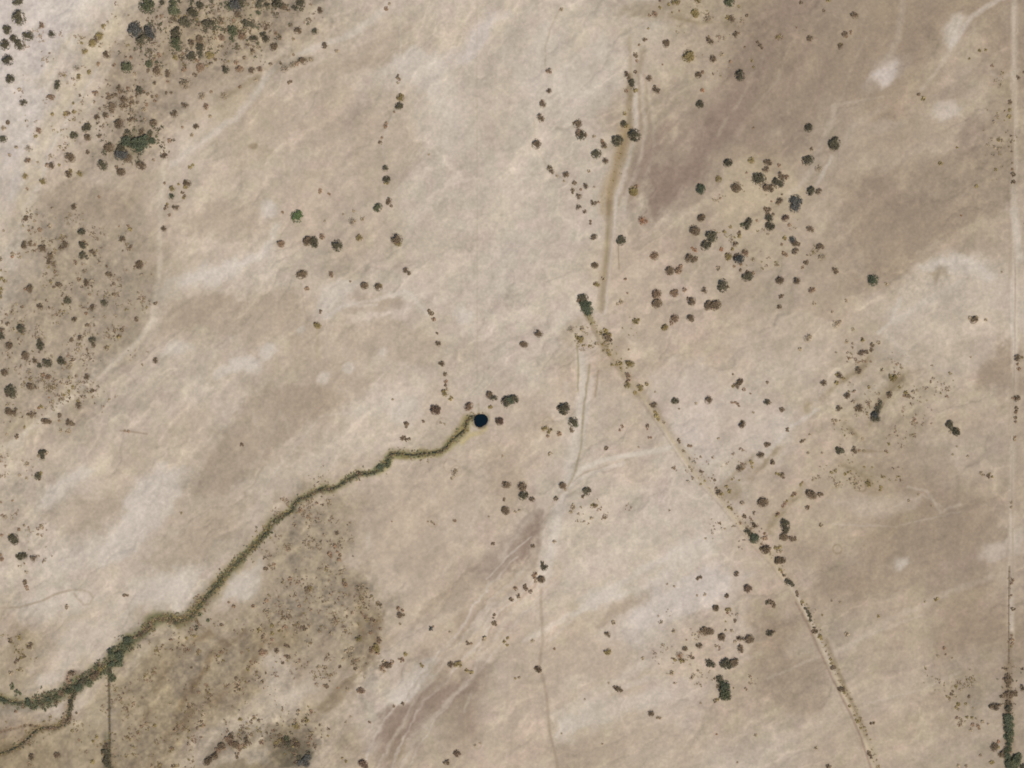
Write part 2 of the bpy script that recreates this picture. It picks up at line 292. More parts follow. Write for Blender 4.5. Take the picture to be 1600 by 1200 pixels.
line('880,766 892,748 912,732 940,720 990,710 1052,700', 8, (206, 196, 182), .85, 2, .1); line('870,782 895,752 930,738 975,724', 6, 'W', .6, 3); line('890,755 915,738 950,728', 2.5, 'D', .5, 2); line('900,722 930,700 960,690', 6, 'P', .5, 4)
line('1278,640 1262,650 1235,668 1215,690 1198,712', 6, 'W', .75, 3); line('1290,610 1270,640', 5, 'P', .6)
line('760,905 790,870 830,840', 2.5, 'W', .6, 2); line('690,1100 740,1060 752,1000 765,950', 6, 'P', .55, 5); line('765,950 800,930 835,890', 8, 'P', .5, 3)
line('725,1110 735,1085', 5, 'P', .5, 3)
line('1420,760 1450,770 1468,800 1500,790', 5, 'P', .5, 4); line('1400,790 1440,775 1470,790', 4, 'P', .35, 4); line('1300,818 1400,822 1500,800', 3, 'W', .25, 3)
line('1200,1060 1340,1000 1440,960', 4, 'P', .4); line('1350,1100 1440,1078 1500,1050', 4, 'P', .35); line('900,960 950,920 1010,890 1060,860', 9, 'W', .35); line('860,1000 900,960 960,900', 5, 'W', .35)
line('870,1130 910,1105 960,1080 1010,1060', 9, 'W', .4); line('870,1150 880,1130 895,1120', 5, 'W', .6); line('800,980 830,950 850,960', 8, 'P', .3)
line('600,560 640,600 610,660', 6, 'P', .2)
line('404,770 500,650 545,645', 3, 'W', .25); line('530,660 533,690 540,705', 3, 'T', .3)
# striped wash channel east of the centre line
for dx, c, a, wd in ((-2, 'U', .7, 8), (14, 'W', .65, 7), (25, 'D', .55, 4), (34, 'P', .5, 5), (44, 'D', .45, 5), (54, 'P', .3, 5)):
    line([(985 + dx * .5, 118), (985 + dx * .7, 200), (968 + dx, 245), (957 + dx * .8, 290), (951 + dx * .6, 320)], wd, c, a, 2)
line('978,205 975,222 962,262 950,300 946,328', 19, (166, 145, 112), .8, 3); line('1005,80 990,130 985,160', 9, 'U', .35)
line('948,320 950,370 946,430 940,480', 13, 'U', .5, 3); line('957,330 956,380 950,440', 4, 'D', .4, 2); line('962,310 958,370 952,430 946,490', 4, 'W', .5, 2); line('945,300 943,360 938,420', 4, 'P', .5)
line('1040,225 1005,260 990,300 985,320', 13, 'M', .5); line('1000,265 985,290 975,330', 4, 'W', .4); line('1020,235 985,290', 5, 'M', .3)
line('949,360 948,400 944,430', 3, (140, 130, 95), .6, 1); line('967,385 968,420', 2, 'U', .6, 1)
# pale wash with thin track lines south of the junction
line('908,552 911,600 907,650 898,705 885,750 874,800 866,850 846,905', 15, 'W', .75, 4, .15); line('925,590 918,650 908,700', 7, 'W', .5, 3); line('935,600 940,640 935,690 920,720', 10, 'P', .5, 4); line('885,600 888,660 880,720', 8, 'P', .45, 4); line('872,760 850,790 820,820 780,870', 9, 'P', .5, 5); line('840,760 845,800 842,850', 6, 'P', .5, 3)
line('902,540 904,570 903,610', 3, (150, 140, 108), .7, 1); line('922,570 916,610 911,660 908,700 900,735 887,760', 3.2, (150, 138, 108), .65, 1.5)
line('935,580 930,620', 3, 'U', .5); line('886,760 862,790 846,830 836,880 832,900', 6, 'D', .4); line('846,800 840,850', 8, 'M', .45)
line('836,800 843,830', 5, 'M', .3)
line('880,765 920,775 940,790', 4, 'D', .25)
TRACK = P('906,470 922,500 940,530 962,566 985,597 1010,630 1040,672 1062,705 1088,745 1112,768 1132,790 1158,822 1180,850 1208,878 1228,908 1248,938 1268,976 1284,1012 1302,1050 1318,1082 1336,1118 1350,1150 1366,1200 1385,1260')
line([(x + 4, y - 3) for x, y in TRACK], 10, 'O', .45, 2); line(TRACK, 4.5, 'Y', .75, 1.2, .15)
line([(x - 5, y + 3) for x, y in TRACK[3:15]], 2.2, 'D', .5, 1); line([(x - 5, y + 3) for x, y in TRACK[15:]], 3, (140, 118, 102), .7, 1)
line([(x + 2, y) for x, y in TRACK[14:19]], 5, 'W', .5, 1)
line('1312,1100 1345,1165 1352,1200', 2.5, 'D', .4, 1)
line('1290,1000 1306,1040 1325,1085 1340,1120 1352,1150', 6, 'U', .55, 2)
line('915,490 930,520 950,555 975,585', 7, 'U', .55, 3); line('918,480 925,505', 6, (130, 122, 84), .6)
line('1120,765 1150,740 1180,712', 6, 'U', .35, 3); line('1200,820 1215,800 1240,772 1258,755', 6, 'U', .35, 3); line('1285,622 1310,600 1340,580', 8, 'U', .4, 3)
line('1370,640 1385,610 1405,590', 10, 'U', .4, 3); line('1380,590 1400,600 1420,580', 5, 'K', .3, 3)
# right-hand vertical track and ditch line
line('1584,-100 1584,100 1583,330 1586,420 1585,600 1580,760 1580,1000', 9, (202, 189, 172), .65, 2); line('1577,-100 1577,100 1576,330 1578,600 1574,880', 3, 'D', .3, 1.5); line('1584,330 1592,400', 12, 'W', .55); line('1580,440 1584,560', 8, 'W', .5)
line('1586,420 1585,520 1583,640', 1.8, 'M', .6, .6); line('1580,700 1583,900', 2, 'D', .5, .6); line('1577,885 1576,960 1576,1036', 2, (110, 96, 80), .85, .3, .05); line('1581,870 1580,1050', 7, 'P', .4, 1)
line('1583,600 1586,690', 12, 'G', .6, 2); line('1580,780 1582,800', 7, 'D', .5); line('1581,870 1581,930', 8, 'D', .45, 2); line('1580,990 1580,1040', 6, 'U', .5, 2)
line('1582,160 1580,280', 2.4, 'M', .65, .6); line('1580,150 1577,260', 12, 'O', .4, 2)
line('1576,1040 1575,1100 1576,1160 1580,1200', 14, 'U', .6, 2)
# faint tracks
line('745,-20 746,600', 2, 'D', .22, .6, .3); line('625,0 626,110', 3, 'W', .35, .6); line('623,110 623,165 606,195 597,225 604,260', 3, 'W', .3)
line('449,180 446,300', 2.5, 'T', .5, 1); line('439,640 405,720', 3, 'P', .3)
line('845,920 846,960 848,1000 843,1040', 4.5, 'D', .6, .8); line('846,1052 851,1072 855,1100 858,1140 866,1175 874,1215', 4.5, 'D', .75, .8)
line('-20,952 30,949 62,940 88,927 110,922 128,921 141,926 145,935 140,944 130,945 122,938 116,928', 3.4, 'H', .8, 1)
line('-20,952 30,949 62,940 88,927 110,922', 3, 'D', .3, 1)
line('470,440 474,480 480,500', 2, 'D', .3); line('497,510 498,560', 7, 'O', .5); line('835,190 838,230 858,262 905,300', 3, 'D', .3, 1.5)
line('875,15 862,40 851,75 853,110', 3, 'D', .35, 2); line('983,60 985,120 983,180', 6, 'O', .5, 2)
line('748,630 748,650', 3, 'U', .4)
line('187,673 200,674 230,678', 2.5, (140, 122, 104), .6, .6)
line('1335,704 1362,705', 5, (140, 122, 96), .6, 1); line('1362,705 1385,705', 3, 'U', .4, 1)
line('1270,505 1200,600', 3, 'T', .2)
# rings of old dead shrubs
def ring(x, y, r, col='U', a=.4, wd=2.2):
    line([(x + r * math.cos(t) * 1.05, y + r * math.sin(t)) for t in np.linspace(0, 6.1, 14)], wd, col, a, 2.5, .7)
for q in ((692, 661, 9), (704, 730, 12), (712, 738, 8), (676, 815, 8), (1306, 755, 7), (1343, 760, 9), (1308, 857, 7), (1440, 857, 6), (275, 305, 13), (1494, 1078, 9), (856, 663, 9), (522, 855, 9), (518, 868, 10), (532, 868, 9), (745, 1163, 7), (1400, 600, 10)):
    ring(*q, 'U' if q[0] > 900 else 'D', .5)
# the spring creek: damp olive margins and dark wet bed
CREEK = P('742,650 735,651 729,658 726,670 715,680 704,690 696,700 684,706 660,708.5 645,711 625,709 611,709 607,716 603,724 594,731 586,737 572,740 560,740 550,746 538,752 528,760 515,764 502,763 492,769 480,776 466,780 459,789 455,798 441,806 428,814 420,826 410,838 400,850 386,862 370,880 356,893 345,905 333,920 320,935 306,952 296,963 281,970 262,967 245,968 234,974 225,987 206,998 192,1013 176,1030 160,1046 145,1053 125,1062 110,1073 95,1083 80,1092 60,1099 35,1100 15,1097 0,1092 -60,1076 -160,1060')
BRANCH = P('118,1074 112,1090 108,1105 107,1120 99,1131 85,1138 70,1138 55,1142 44,1153 25,1168 0,1178 -60,1200 -160,1230')
BR2 = P('72,1137 40,1134 20,1139 0,1144 -60,1150')
line(CREEK, 17, 'O', .65, 6, .7); line(CREEK, 11, (128, 122, 88), .8, 3, .5); line(CREEK, 5.5, (82, 84, 58), .85, 1.2, .1)
line([(x + 5, y + 4) for x, y in CREEK[2:16]], 7, (150, 142, 92), .55, 2)
line(P('760,668 752,676 735,680 722,692'), 7, (190, 175, 120), .6, 2); line(P('728,655 722,668 716,676'), 12, (150, 138, 92), .7, 2)
line(CREEK[34:52], 20, (132, 122, 90), .6, 5); line(CREEK[46:62], 22, (120, 114, 84), .6, 5); line(CREEK[40:56], 16, (100, 102, 74), .65, 3); line(CREEK[36:42], 14, (128, 108, 86), .6, 3); line(CREEK[28:44], 8, (110, 106, 72), .6, 1.5); line(CREEK[12:17], 9, (92, 108, 74), .5, 2)
line(BRANCH, 14, 'U', .6, 4); line(BRANCH[4:], 9, (112, 98, 74), .6, 3); line(BRANCH, 4, (98, 90, 66), .8, 1); line(BR2, 3.5, (130, 112, 92), .7, 1)
line('104,1075 106,1052 118,1050 135,1052', 9, (140, 122, 108), .7, 2); patch(30, 1108, 40, 10, 0, (150, 140, 128), .6)
DITCH = P('168.5,1040 169.5,1080 170,1140 170,1200 171,1360')
line(DITCH, 3.0, (84, 78, 62), .85, .3, .05); line('166,1150 166,1200', 12, (96, 92, 74), .6, 1)
patch(450, 1160, 36, 30, 0, (112, 100, 80), .5); patch(462, 1182, 26, 16, 0, (92, 86, 72), .6); patch(345, 1165, 36, 14, 35, (118, 106, 90), .6); patch(378, 1152, 22, 14, 10, (124, 112, 94), .6)
patch(208, 222, 32, 14, 20, (124, 116, 92), .5); patch(200, 244, 20, 8, 0, (120, 112, 92), .4); patch(380, 20, 40, 22, 10, (150, 136, 112), .5); patch(300, 60, 60, 30, 30, (158, 142, 118), .4)
for q_ in ('430,985 405,1020 375,1065 330,1100', '380,985 340,1020 300,1075 270,1120', '330,985 290,1010 250,1060 225,1120', '470,960 450,990 430,1010', '590,960 585,1010 565,1050', '545,930 560,960 570,1000', '300,1110 260,1150 230,1200', '350,1000 320,1040 300,1080'):
    line(q_, 13, (140, 122, 98), .5, 7, .8); line(q_, 6, (122, 104, 82), .35, 6, .9)
for q_ in ('1150,770 1185,735 1215,705', '1200,830 1220,800 1250,770', '1260,640 1300,605 1345,580 1370,540', '1360,660 1385,620 1410,590', '1300,720 1340,735 1375,765', '1310,640 1330,670 1350,690', '945,540 970,580 1000,620', '1040,20 1080,35 1140,40 1180,60'):
    line(q_, 15, 'O', .6, 7, .7); line(q_, 6, 'U', .45, 5, .9)
for k_, (c_, a_, w_) in enumerate((('W', .6, 4), ('D', .4, 3), ('P', .6, 5), ('T', .5, 4), ('W', .5, 3.5), ('D', .35, 3), ('P', .6, 6), ('W', .4, 3))):
    o_ = (k_ - 3.5) * 9
    line([(x_ + o_ * .9 + 5 * math.sin(k_ * 2 + y_ * .02), y_ + o_ * .55) for x_, y_ in P('838,885 800,925 765,965 735,1010 700,1055 660,1100 628,1150 600,1215')], w_, c_, a_, 5, .5)
for q_ in ('1150,180 1120,240 1090,290', '1215,60 1180,120 1150,190', '1270,60 1240,130 1210,190', '1310,30 1290,90', '1170,60 1140,110 1110,150'):
    line(q_, 7, 'M', .45, 6, .7)
for q_ in ('1190,90 1160,150 1120,210', '1240,60 1210,130 1180,170', '1350,60 1310,150 1290,210'):
    line(q_, 5, 'T', .5, 5, .7)
ring(751, 657, 12.5, (128, 116, 84), .6, 3.5)
# fine scrub-stained soil where low bushes stand thick
dens = np.zeros_like(X)
def dn(x, y, rx, ry, ang, a):
    t = math.radians(ang); dx = X + WX * 25 - x; dy = Y + WY * 25 - y
    u = dx * math.cos(t) - dy * math.sin(t); v = dx * math.sin(t) + dy * math.cos(t)
    d = np.sqrt((u / rx) ** 2 + (v / ry) ** 2) + .6 * mo + .5 * stf; np.maximum(dens, a * np.clip(1.6 - d, 0, 1), out=dens)
for q in ((330, 50, 150, 60, 15, 1), (210, 180, 60, 70, 0, .8), (100, 470, 110, 140, 0, .65), (80, 600, 80, 50, 10, .6), (490, 860, 50, 90, -10, .9), (490, 950, 90, 60, 10, 1), (560, 1000, 40, 80, 10, .9), (300, 1080, 130, 90, 40, .95), (380, 1010, 90, 50, 30, .9), (440, 1150, 80, 50, 0, .95), (220, 1160, 60, 80, 0, .8),
          (60, 150, 70, 160, 0, .35), (1380, 620, 110, 80, 0, .3), (1120, 60, 120, 60, 0, .3), (40, 1150, 120, 60, 0, .6), (30, 1000, 40, 60, 0, .5), (1120, 1010, 110, 100, 0, .25), (1480, 1090, 60, 60, 0, .3), (1560, 250, 40, 130, 0, .3), (1440, 440, 80, 40, 0, .3), (20, 800, 60, 120, 0, .4)):
    dn(*q)
fine = fbm(X, Y, 6, 601, 3, .7); mott = fbm(X + WX2 * 4, Y + WY2 * 4, 20, 611, 3, .65)
IMG *= (1 + fine * (0.03 + 0.16 * dens) + mott * .16 * dens - .045 * dens)[..., None]
IMG[..., 2] *= 1 - .03 * dens * np.clip(mott + .4, 0, 1)
line('1577,885 1576,960 1576,1036', 1.6, (110, 96, 80), .5, .3, .05)
IMG = np.clip(IMG, 0.03, 1)

# ---------------------------------------------------------------- ground shape
HW = 2.6
Z = 0.004 * (wx(X) + wy(Y)) + 0.5 * fbm(X, Y, 150, 701, 3) + 0.14 * fbm(U_ / 3, V_, 24, 711, 3) - .35 * rill - .22 * thin2 + .12 * thin1 - .1 * fbm(X, Y, 12, 721, 2)
def cut(pts, width_m, depth):
    global Z
    xs = [p[0] for p in pts]; ys = [p[1] for p in pts]; s = win(min(xs), min(ys), max(xs), max(ys), 20)
    d = seg_dist(X[s], Y[s], pts) * S
    Z[s] -= depth * np.exp(-(d / width_m) ** 2)
cut(CREEK, 1.7, .8); cut(BRANCH, 1.6, .6); cut(BR2, 1.2, .35); cut(DITCH, 1.0, .5); cut(TRACK, 1.6, .12)
cut(P('978,205 975,222 962,262 950,300 946,328'), 4.0, .5); cut(P('948,340 950,370 946,430'), 2.5, .35); cut(P('908,560 911,600 907,650 898,705 885,750'), 3.5, .35)
cut(P('1577,885 1576,960 1576,1036'), 1.0, .25)
POOL = (751.2, 657.0, 10.0)
dp = np.hypot(X - POOL[0], Y - POOL[1]) * S
Z -= 1.6 * np.clip((POOL[2] * S + 1.2 - dp) / 2.0, 0, 1) ** 1.2
IMG = IMG * 1.0
def bil(A, px, py):
    u = np.clip((np.asarray(px, float) + M) / ST, 0, NX - 1.001); v = np.clip((np.asarray(py, float) + M) / ST, 0, NY - 1.001)
    i = u.astype(int); j = v.astype(int); fu = u - i; fv = v - j
    if A.ndim == 3: fu = fu[..., None]; fv = fv[..., None]
    return (A[j, i] * (1 - fu) + A[j, i + 1] * fu) * (1 - fv) + (A[j + 1, i] * (1 - fu) + A[j + 1, i + 1] * fu) * fv
def hz(px, py): return bil(Z, px, py)
def lin(c):
    c = np.asarray(c, float); return np.where(c <= .04045, c / 12.92, ((c + .055) / 1.055) ** 2.4)
# ---------------------------------------------------------------- plants read from the photo: tile origin, then "x y r colour" in quarter pixels
TILES = {
(0,0): """108 8 22 d;115 108 30 d;42 182 22 d;172 222 24 d;85 238 20 d;120 278 24 d;26 278 24 d;262 155 14 b;322 212 16 d;45 372 26 d;60 490 22 d;355 545 15 d;360 522 14 d;145 640 15 d;320 606 14 b;45 765 12 n;16 868 18 d;22 800 12 l
648 165 12 o;620 222 20 o;598 248 14 n;575 268 20 o;530 320 14 o;510 268 8 o;665 342 18 n;615 400 10 b;480 425 13 l;492 480 14 o;558 450 12 o;598 580 14 b;328 712 10 o;408 712 12 o;430 708 12 n;463 698 12 o;238 815 14 b;222 850 10 o;175 925 15 l;172 1000 14 b;295 1032 11 b;322 1032 15 n;155 1100 14 o;268 1130 16 o;425 1085 19 n;440 1068 11 o;497 1085 14 o;460 645 8 o;500 596 8 n
915 35 34 g;1010 15 14 d;1080 15 20 g;1085 60 26 g;1120 10 12 d;1195 68 24 d;1215 95 14 d;1250 35 20 d;1325 5 12 d;1155 135 26 d;1010 100 10 b;1300 148 26 d;1243 150 12 n;1283 195 9 d;1245 245 19 n;1195 268 16 n;1100 200 28 d;1095 260 28 g;1110 300 17 g;1248 298 22 d;1250 340 16 d;1197 350 20 d;1095 358 14 o;1310 345 18 o;1345 372 10 n;1235 378 12 b;1440 40 20 g;1470 30 30 s;1500 15 20 d;1460 130 10 b;1450 190 26 g;1510 225 18 b;1450 245 14 g;1480 90 14 n;1555 148 26 d;1585 240 18 d;1580 320 12 n;1528 362 10 n;1385 235 14 b;1390 290 8 n;1350 240 8 b;1420 20 12 g;1200 5 12 d
840 180 32 s;932 200 33 s;888 240 26 d
790 418 28 g;820 360 10 b;930 398 18 g;925 440 10 n;975 445 20 n;1050 460 16 n;1157 518 26 l;1250 420 18 b;1220 468 12 n;1410 435 20 d;1475 390 12 b;1495 430 18 b;1573 438 16 n;712 408 10 b;967 518 10 n;995 345 12 b;1262 600 17 l;1157 658 16 n;1088 710 16 n;1285 665 13 b;1315 728 10 l;1400 600 14 l;1225 790 13 n;1200 845 10 l;1060 880 12 b;845 460 10 l;1048 510 8 b;1150 440 12 b;1500 545 9 b;1320 575 8 b;1140 795 7 b
740 550 14 n;752 575 10 n;800 550 10 b;868 563 18 d;900 575 9 n;925 588 9 n;950 605 9 n;968 630 9 b;680 610 12 n;700 600 11 n;725 595 10 n;780 620 17 n;695 660 20 n;760 665 12 n;700 695 12 n;658 718 14 n;605 732 13 n;980 600 9 b;830 640 9 n;860 640 9 n;920 655 9 b;830 700 14 l;900 680 12 l;1040 582 8 n;1070 580 8 n
740 773 21 n;815 748 13 n;955 765 19 n;905 745 10 l;540 795 22 d;460 843 19 d;545 857 18 n;622 848 12 n;797 822 15 d;882 825 16 n;937 828 14 d
790 882 26 t;840 900 34 t;890 885 36 t;950 880 17 t;865 930 25 t;920 860 16 d;750 925 18 d;680 915 22 n;742 968 28 s;775 965 24 s;797 988 20 n;640 1030 24 d;878 1030 22 n;425 972 18 n;445 988 19 n;1025 975 15 n;755 1072 19 n;728 1045 10 n;548 950 12 n;1020 965 8 b;960 1000 8 l
1190 1045 11 o;1205 1030 7 o;1030 1145 8 b;1075 1178 14 o;1168 1145 18 n;1160 1170 11 o;1115 1150 7 o;170 1180 8 b;120 560 10 l;100 920 9 l;60 970 9 l;370 1030 8 o;235 1015 7 l""",
(400,0): """22 22 21 d;70 30 15 d;135 25 25 d;172 40 18 n;275 20 24 d;245 50 14 d;400 65 14 n;398 50 8 n;15 80 13 g;45 215 16 d;62 245 19 d;12 270 10 g;108 290 17 n;150 240 10 n;258 190 19 n;275 200 9 n;368 195 15 d;428 285 15 n;235 245 10 l;15 295 12 l;285 60 11 d;125 207 10 b;205 68 10 n;130 0 14 d
290 380 20 n;340 372 10 l;90 400 9 n;155 395 9 n;22 430 13 b;505 322 11 l;235 342 7 b;210 514 11 n;222 510 7 n;815 55 12 b;835 25 8 l;180 430 15 l;230 405 14 l;255 398 12 b;0 500 9 l
888 482 12 n;898 498 7 b;888 518 7 l;902 608 18 o;893 660 20 d;805 790 12 b;815 770 8 b;788 860 7 b;778 892 11 n;808 1050 16 d;812 1120 18 d;818 1145 10 o;865 700 6 b;400 1190 10 b;1080 965 6 l""",
(800,0): """310 62 10 l;228 445 14 b;230 568 13 n;190 650 15 n;190 632 8 b;177 738 16 n;150 900 21 n;232 1048 14 n;246 1072 13 n;335 1090 16 n;345 1098 8 o;390 1145 12 n;460 1162 13 n;380 1190 11 n;480 1070 8 l;430 1185 7 b;515 1170 6 l;280 1100 7 l;325 1132 6 l
408 772 20 n;385 772 7 n;415 825 18 b;430 845 22 d;458 848 11 b;512 855 9 l;563 885 12 b;573 908 15 n;582 918 9 o;525 962 20 d;550 962 7 n;582 1005 15 n;655 878 28 d;694 775 18 d;712 785 12 o;763 842 32 d;705 712 10 o;715 570 10 b;772 568 12 o;745 512 15 d;748 535 13 d;718 468 13 n;710 455 8 n;730 492 10 n;770 450 9 n;770 343 12 n;778 355 8 n;780 382 8 b;825 250 10 n;793 283 7 b;840 248 6 b
855 490 13 n;892 555 14 n;908 568 13 n;960 272 17 n;948 265 8 n;1143 82 20 o;1130 80 12 o;1355 12 22 g;1368 118 16 n;1345 112 12 o;1220 122 16 l;1222 238 12 n;1235 262 16 n;1393 218 13 n;1535 268 9 n;1552 288 11 n;1560 302 8 n;1098 352 27 o;1250 365 15 n;1265 378 12 n;1308 342 12 l;1363 385 9 b;1160 468 17 n;1192 455 10 b;1188 568 11 r;1172 652 17 d;1420 470 26 d;1468 98 10 n;1453 297 6 b;1508 420 7 o;1498 382 8 o;890 90 13 b;860 97 8 b;925 5 8 n;1020 15 16 o;1040 18 10 n;1045 70 6 b;925 50 9 o;980 30 9 o;1000 80 6 o;1160 4 14 o;850 180 6 o
1345 1015 23 d;1493 1003 14 o;1590 1015 15 n;1540 1118 28 d;1525 1120 14 d;1585 1060 15 n;1400 1170 22 n;1175 1180 24 t;1288 1118 14 o;1585 1172 17 n;755 1193 19 o;780 1165 10 b;1508 800 7 b;1465 1080 6 b;940 405 5 b""",
(1200,0): """205 20 10 n;345 68 8 n;375 4 10 o;537 97 16 n;478 215 13 n;485 230 8 b;518 205 10 b;258 242 14 n;447 290 14 n;452 278 8 o;247 798 22 d;408 890 26 d;410 912 24 d;270 932 10 n;245 1002 26 d;5 1018 14 n;70 1035 10 b;78 1100 16 n;112 1105 13 b;60 1140 24 d;38 1135 12 d;15 1178 15 n;262 1192 20 d;312 1195 13 n;315 1055 13 l
1398 412 9 b;1560 485 11 n;1508 640 12 n;1505 732 12 o;1440 875 10 o;1075 1022 11 o;940 592 9 n;968 618 12 o;1528 1092 12 n;1530 1140 12 n;1525 1060 8 b;1597 455 8 b;1180 925 7 o;1300 1165 9 o;1320 320 9 o;1360 315 8 o;1515 890 6 n;1520 950 6 n;1523 1020 6 b;1255 370 7 o;1508 690 9 o;1515 850 6 n""",
(0,300): """1070 25 16 g;1140 5 9 n;1152 25 9 n;1148 38 8 o;1100 96 14 n;1085 90 8 n;1040 92 10 n;1045 75 8 o;1030 105 8 n;1060 145 9 b
1022 228 13 n;813 235 11 o;765 293 14 n;870 453 18 n;880 440 9 o;460 90 15 n;160 163 14 n;248 235 12 b;508 245 20 d;515 328 19 d;573 372 14 n;510 392 18 d;540 408 12 d;150 327 18 n;188 326 11 n;255 348 18 n;275 355 14 n;315 395 18 n;305 432 14 n;295 440 9 n;408 325 15 n;380 347 14 n;80 390 12 l;75 405 8 r;20 240 7 l;310 215 12 l;620 30 8 b;800 210 8 b;180 240 8 b;215 180 8 l
682 515 15 n;665 462 8 n;665 512 8 n;540 565 14 n;540 580 8 n;492 545 11 b;712 575 10 n;710 642 10 n;362 577 14 n;335 592 9 n;183 598 18 n;158 607 10 b;185 618 10 n;420 675 17 d;650 693 17 d;578 717 14 n;248 715 15 n;852 795 12 n;463 795 13 n;762 862 12 n;743 903 12 o;543 832 10 n;500 908 14 n;448 920 11 n;575 922 17 d;583 957 13 n;130 850 21 d;45 825 12 n;5 860 15 n;8 900 15 d;50 955 19 n;247 935 15 d;250 962 18 d;157 1020 18 n;380 1055 18 d;292 1065 20 d;305 1080 12 n;215 1055 13 n;245 1085 13 d;430 1095 12 l;445 1078 9 l;28 1125 17 n;178 1125 14 l;270 1140 11 b;298 1155 13 b;540 1155 14 n;968 1052 13 n;970 697 10 n;980 690 6 b;8 540 12 o;25 555 9 o;10 605 11 o;540 760 9 b;490 985 11 l;720 775 8 l;6 490 6 o;950 515 6 l;890 1080 7 l;360 820 8 l;610 890 7 l;100 700 7 l;560 640 7 b;330 730 7 l;80 760 7 l;650 780 7 l""",
(400,300): """252 150 27 G;165 128 8 b;760 95 21 g;830 58 15 n;847 88 8 n;820 65 9 n;318 303 22 n;358 298 20 d;365 322 17 d;342 305 14 n;413 277 14 b;505 332 26 d;155 322 18 b;642 285 14 o;660 292 9 l;875 292 29 n;887 320 15 o;278 513 22 n;298 508 18 n;467 515 14 b;320 605 12 b;676 582 19 n;762 592 18 n;778 588 10 o;935 487 13 n;957 508 11 n;402 745 9 n;402 756 6 b;382 832 17 o;370 822 9 n;1082 742 11 n;1098 760 12 n;1085 755 8 n;1110 795 11 b;1132 885 8 n;1137 947 13 n;1162 1072 13 n;1148 1070 8 n;1182 1138 11 n;1188 1187 10 b;610 118 8 l;600 185 16 l;620 180 8 l;665 165 12 l;590 560 6 b;458 12 9 b;400 0 9 b;545 140 6 l;430 180 7 l""",
(800,300): """415 25 13 n;380 5 7 n;413 95 14 n;455 124 10 n;505 70 13 n;525 68 8 n;542 65 7 b;490 182 7 n;490 197 7 n;508 282 15 n;515 458 18 n;530 575 14 o;515 575 8 b;570 545 11 l;680 300 20 d;757 3 17 o;817 177 20 r;1180 160 18 n;1195 150 10 n;1140 237 23 n;1165 242 8 n;1243 275 28 d;1207 328 24 d;890 397 19 b;870 400 9 b;1102 412 19 n;1130 420 14 n;1150 418 12 n;985 490 21 n;1038 488 19 b;1055 465 11 b;900 635 23 b;903 692 23 n;1010 630 18 b;995 632 8 b;1030 615 8 b;1078 612 12 b;1200 615 15 n;1120 680 20 n;1100 665 9 n;1315 585 27 d;1350 595 8 n;1222 705 21 n;1268 703 24 n;1013 790 23 b;995 820 11 b;952 845 17 o;1113 785 20 n;1125 800 11 n
770 808 15 o;790 800 9 o;708 545 8 b;722 632 6 b;682 688 12 l;658 700 7 l;1475 185 18 d;1465 205 20 d;1440 208 12 g;1583 105 12 n;1595 130 12 n;1598 160 14 d;1598 210 16 d;1418 255 10 n;1420 275 12 o;1393 325 13 n;1365 218 8 o;1325 250 11 o;1350 400 17 o;1345 420 10 o;1378 358 10 o;1415 415 26 s;1400 400 13 n;1453 378 17 b;1308 357 10 r;1505 422 10 l;1292 478 13 l;1428 490 9 n;1470 527 23 d;1470 505 12 n;1507 508 10 b;1388 465 7 b;1145 362 12 r;1125 350 7 r;1430 455 8 b;1530 180 7 b;1535 245 6 o
440 665 22 d;450 700 22 t;470 730 24 t;475 755 16 t;420 680 12 n;485 700 12 t;162 882 20 n;72 950 18 n;370 858 14 l;435 852 12 l;425 915 16 o;405 905 9 o;430 935 10 o;590 905 22 n;585 868 13 o;600 890 14 o;560 880 7 o;612 925 12 n;600 990 9 o;608 1015 9 o;565 955 8 o;737 1072 18 o;720 1065 8 n;680 1072 11 o;655 1080 9 o;625 1080 8 o;680 1100 8 o;725 1143 14 b;725 1180 13 b;1418 1185 17 n;1595 1190 8 n;530 950 11 l;730 985 6 b;1380 1140 6 b;1300 40 6 b""",
(1200,300): """168 55 28 s;163 95 25 s;72 52 15 n;58 72 12 n;85 15 6 n;8 110 10 n;105 163 20 k;132 205 10 b;12 215 18 d;8 165 16 d;32 140 8 n;262 230 15 n;103 290 12 o;150 300 17 s;165 318 17 n;190 330 12 n;165 368 16 n;98 382 12 b;112 396 10 b;315 338 15 n;338 345 11 n;335 405 15 l;322 405 9 l;238 442 13 n;215 470 9 b;415 488 16 n;425 502 11 n;70 552 20 n;175 553 19 n;268 612 14 b;285 610 11 b;80 652 12 n;92 645 7 n;70 718 13 n;288 697 9 l;652 550 27 t;487 680 9 l;1282 797 19 n;1265 790 12 l;1300 785 11 l;740 575 10 l;425 825 14 l;445 812 11 l;245 915 16 l;260 905 11 l;200 980 11 l;85 328 8 b;20 60 6 b
490 935 10 l;590 925 12 o;650 955 12 n;643 987 11 n;582 1002 14 n;614 1002 12 n;505 1040 8 b;562 1113 15 n;443 1145 15 n;430 1142 9 o;345 1192 14 n;780 1160 20 o;760 1150 12 o;710 1110 11 l;820 1140 9 l;1555 1035 15 n;1565 1105 10 b;1556 1075 8 b;1585 1035 7 o;1205 148 5 r;610 1060 7 b;640 1060 6 b;430 1195 12 o;470 1165 9 o;530 860 9 l;690 940 10 l;1360 800 8 l;400 750 8 l;1265 1030 5 l;1460 500 6 l;1600 200 5 b""",
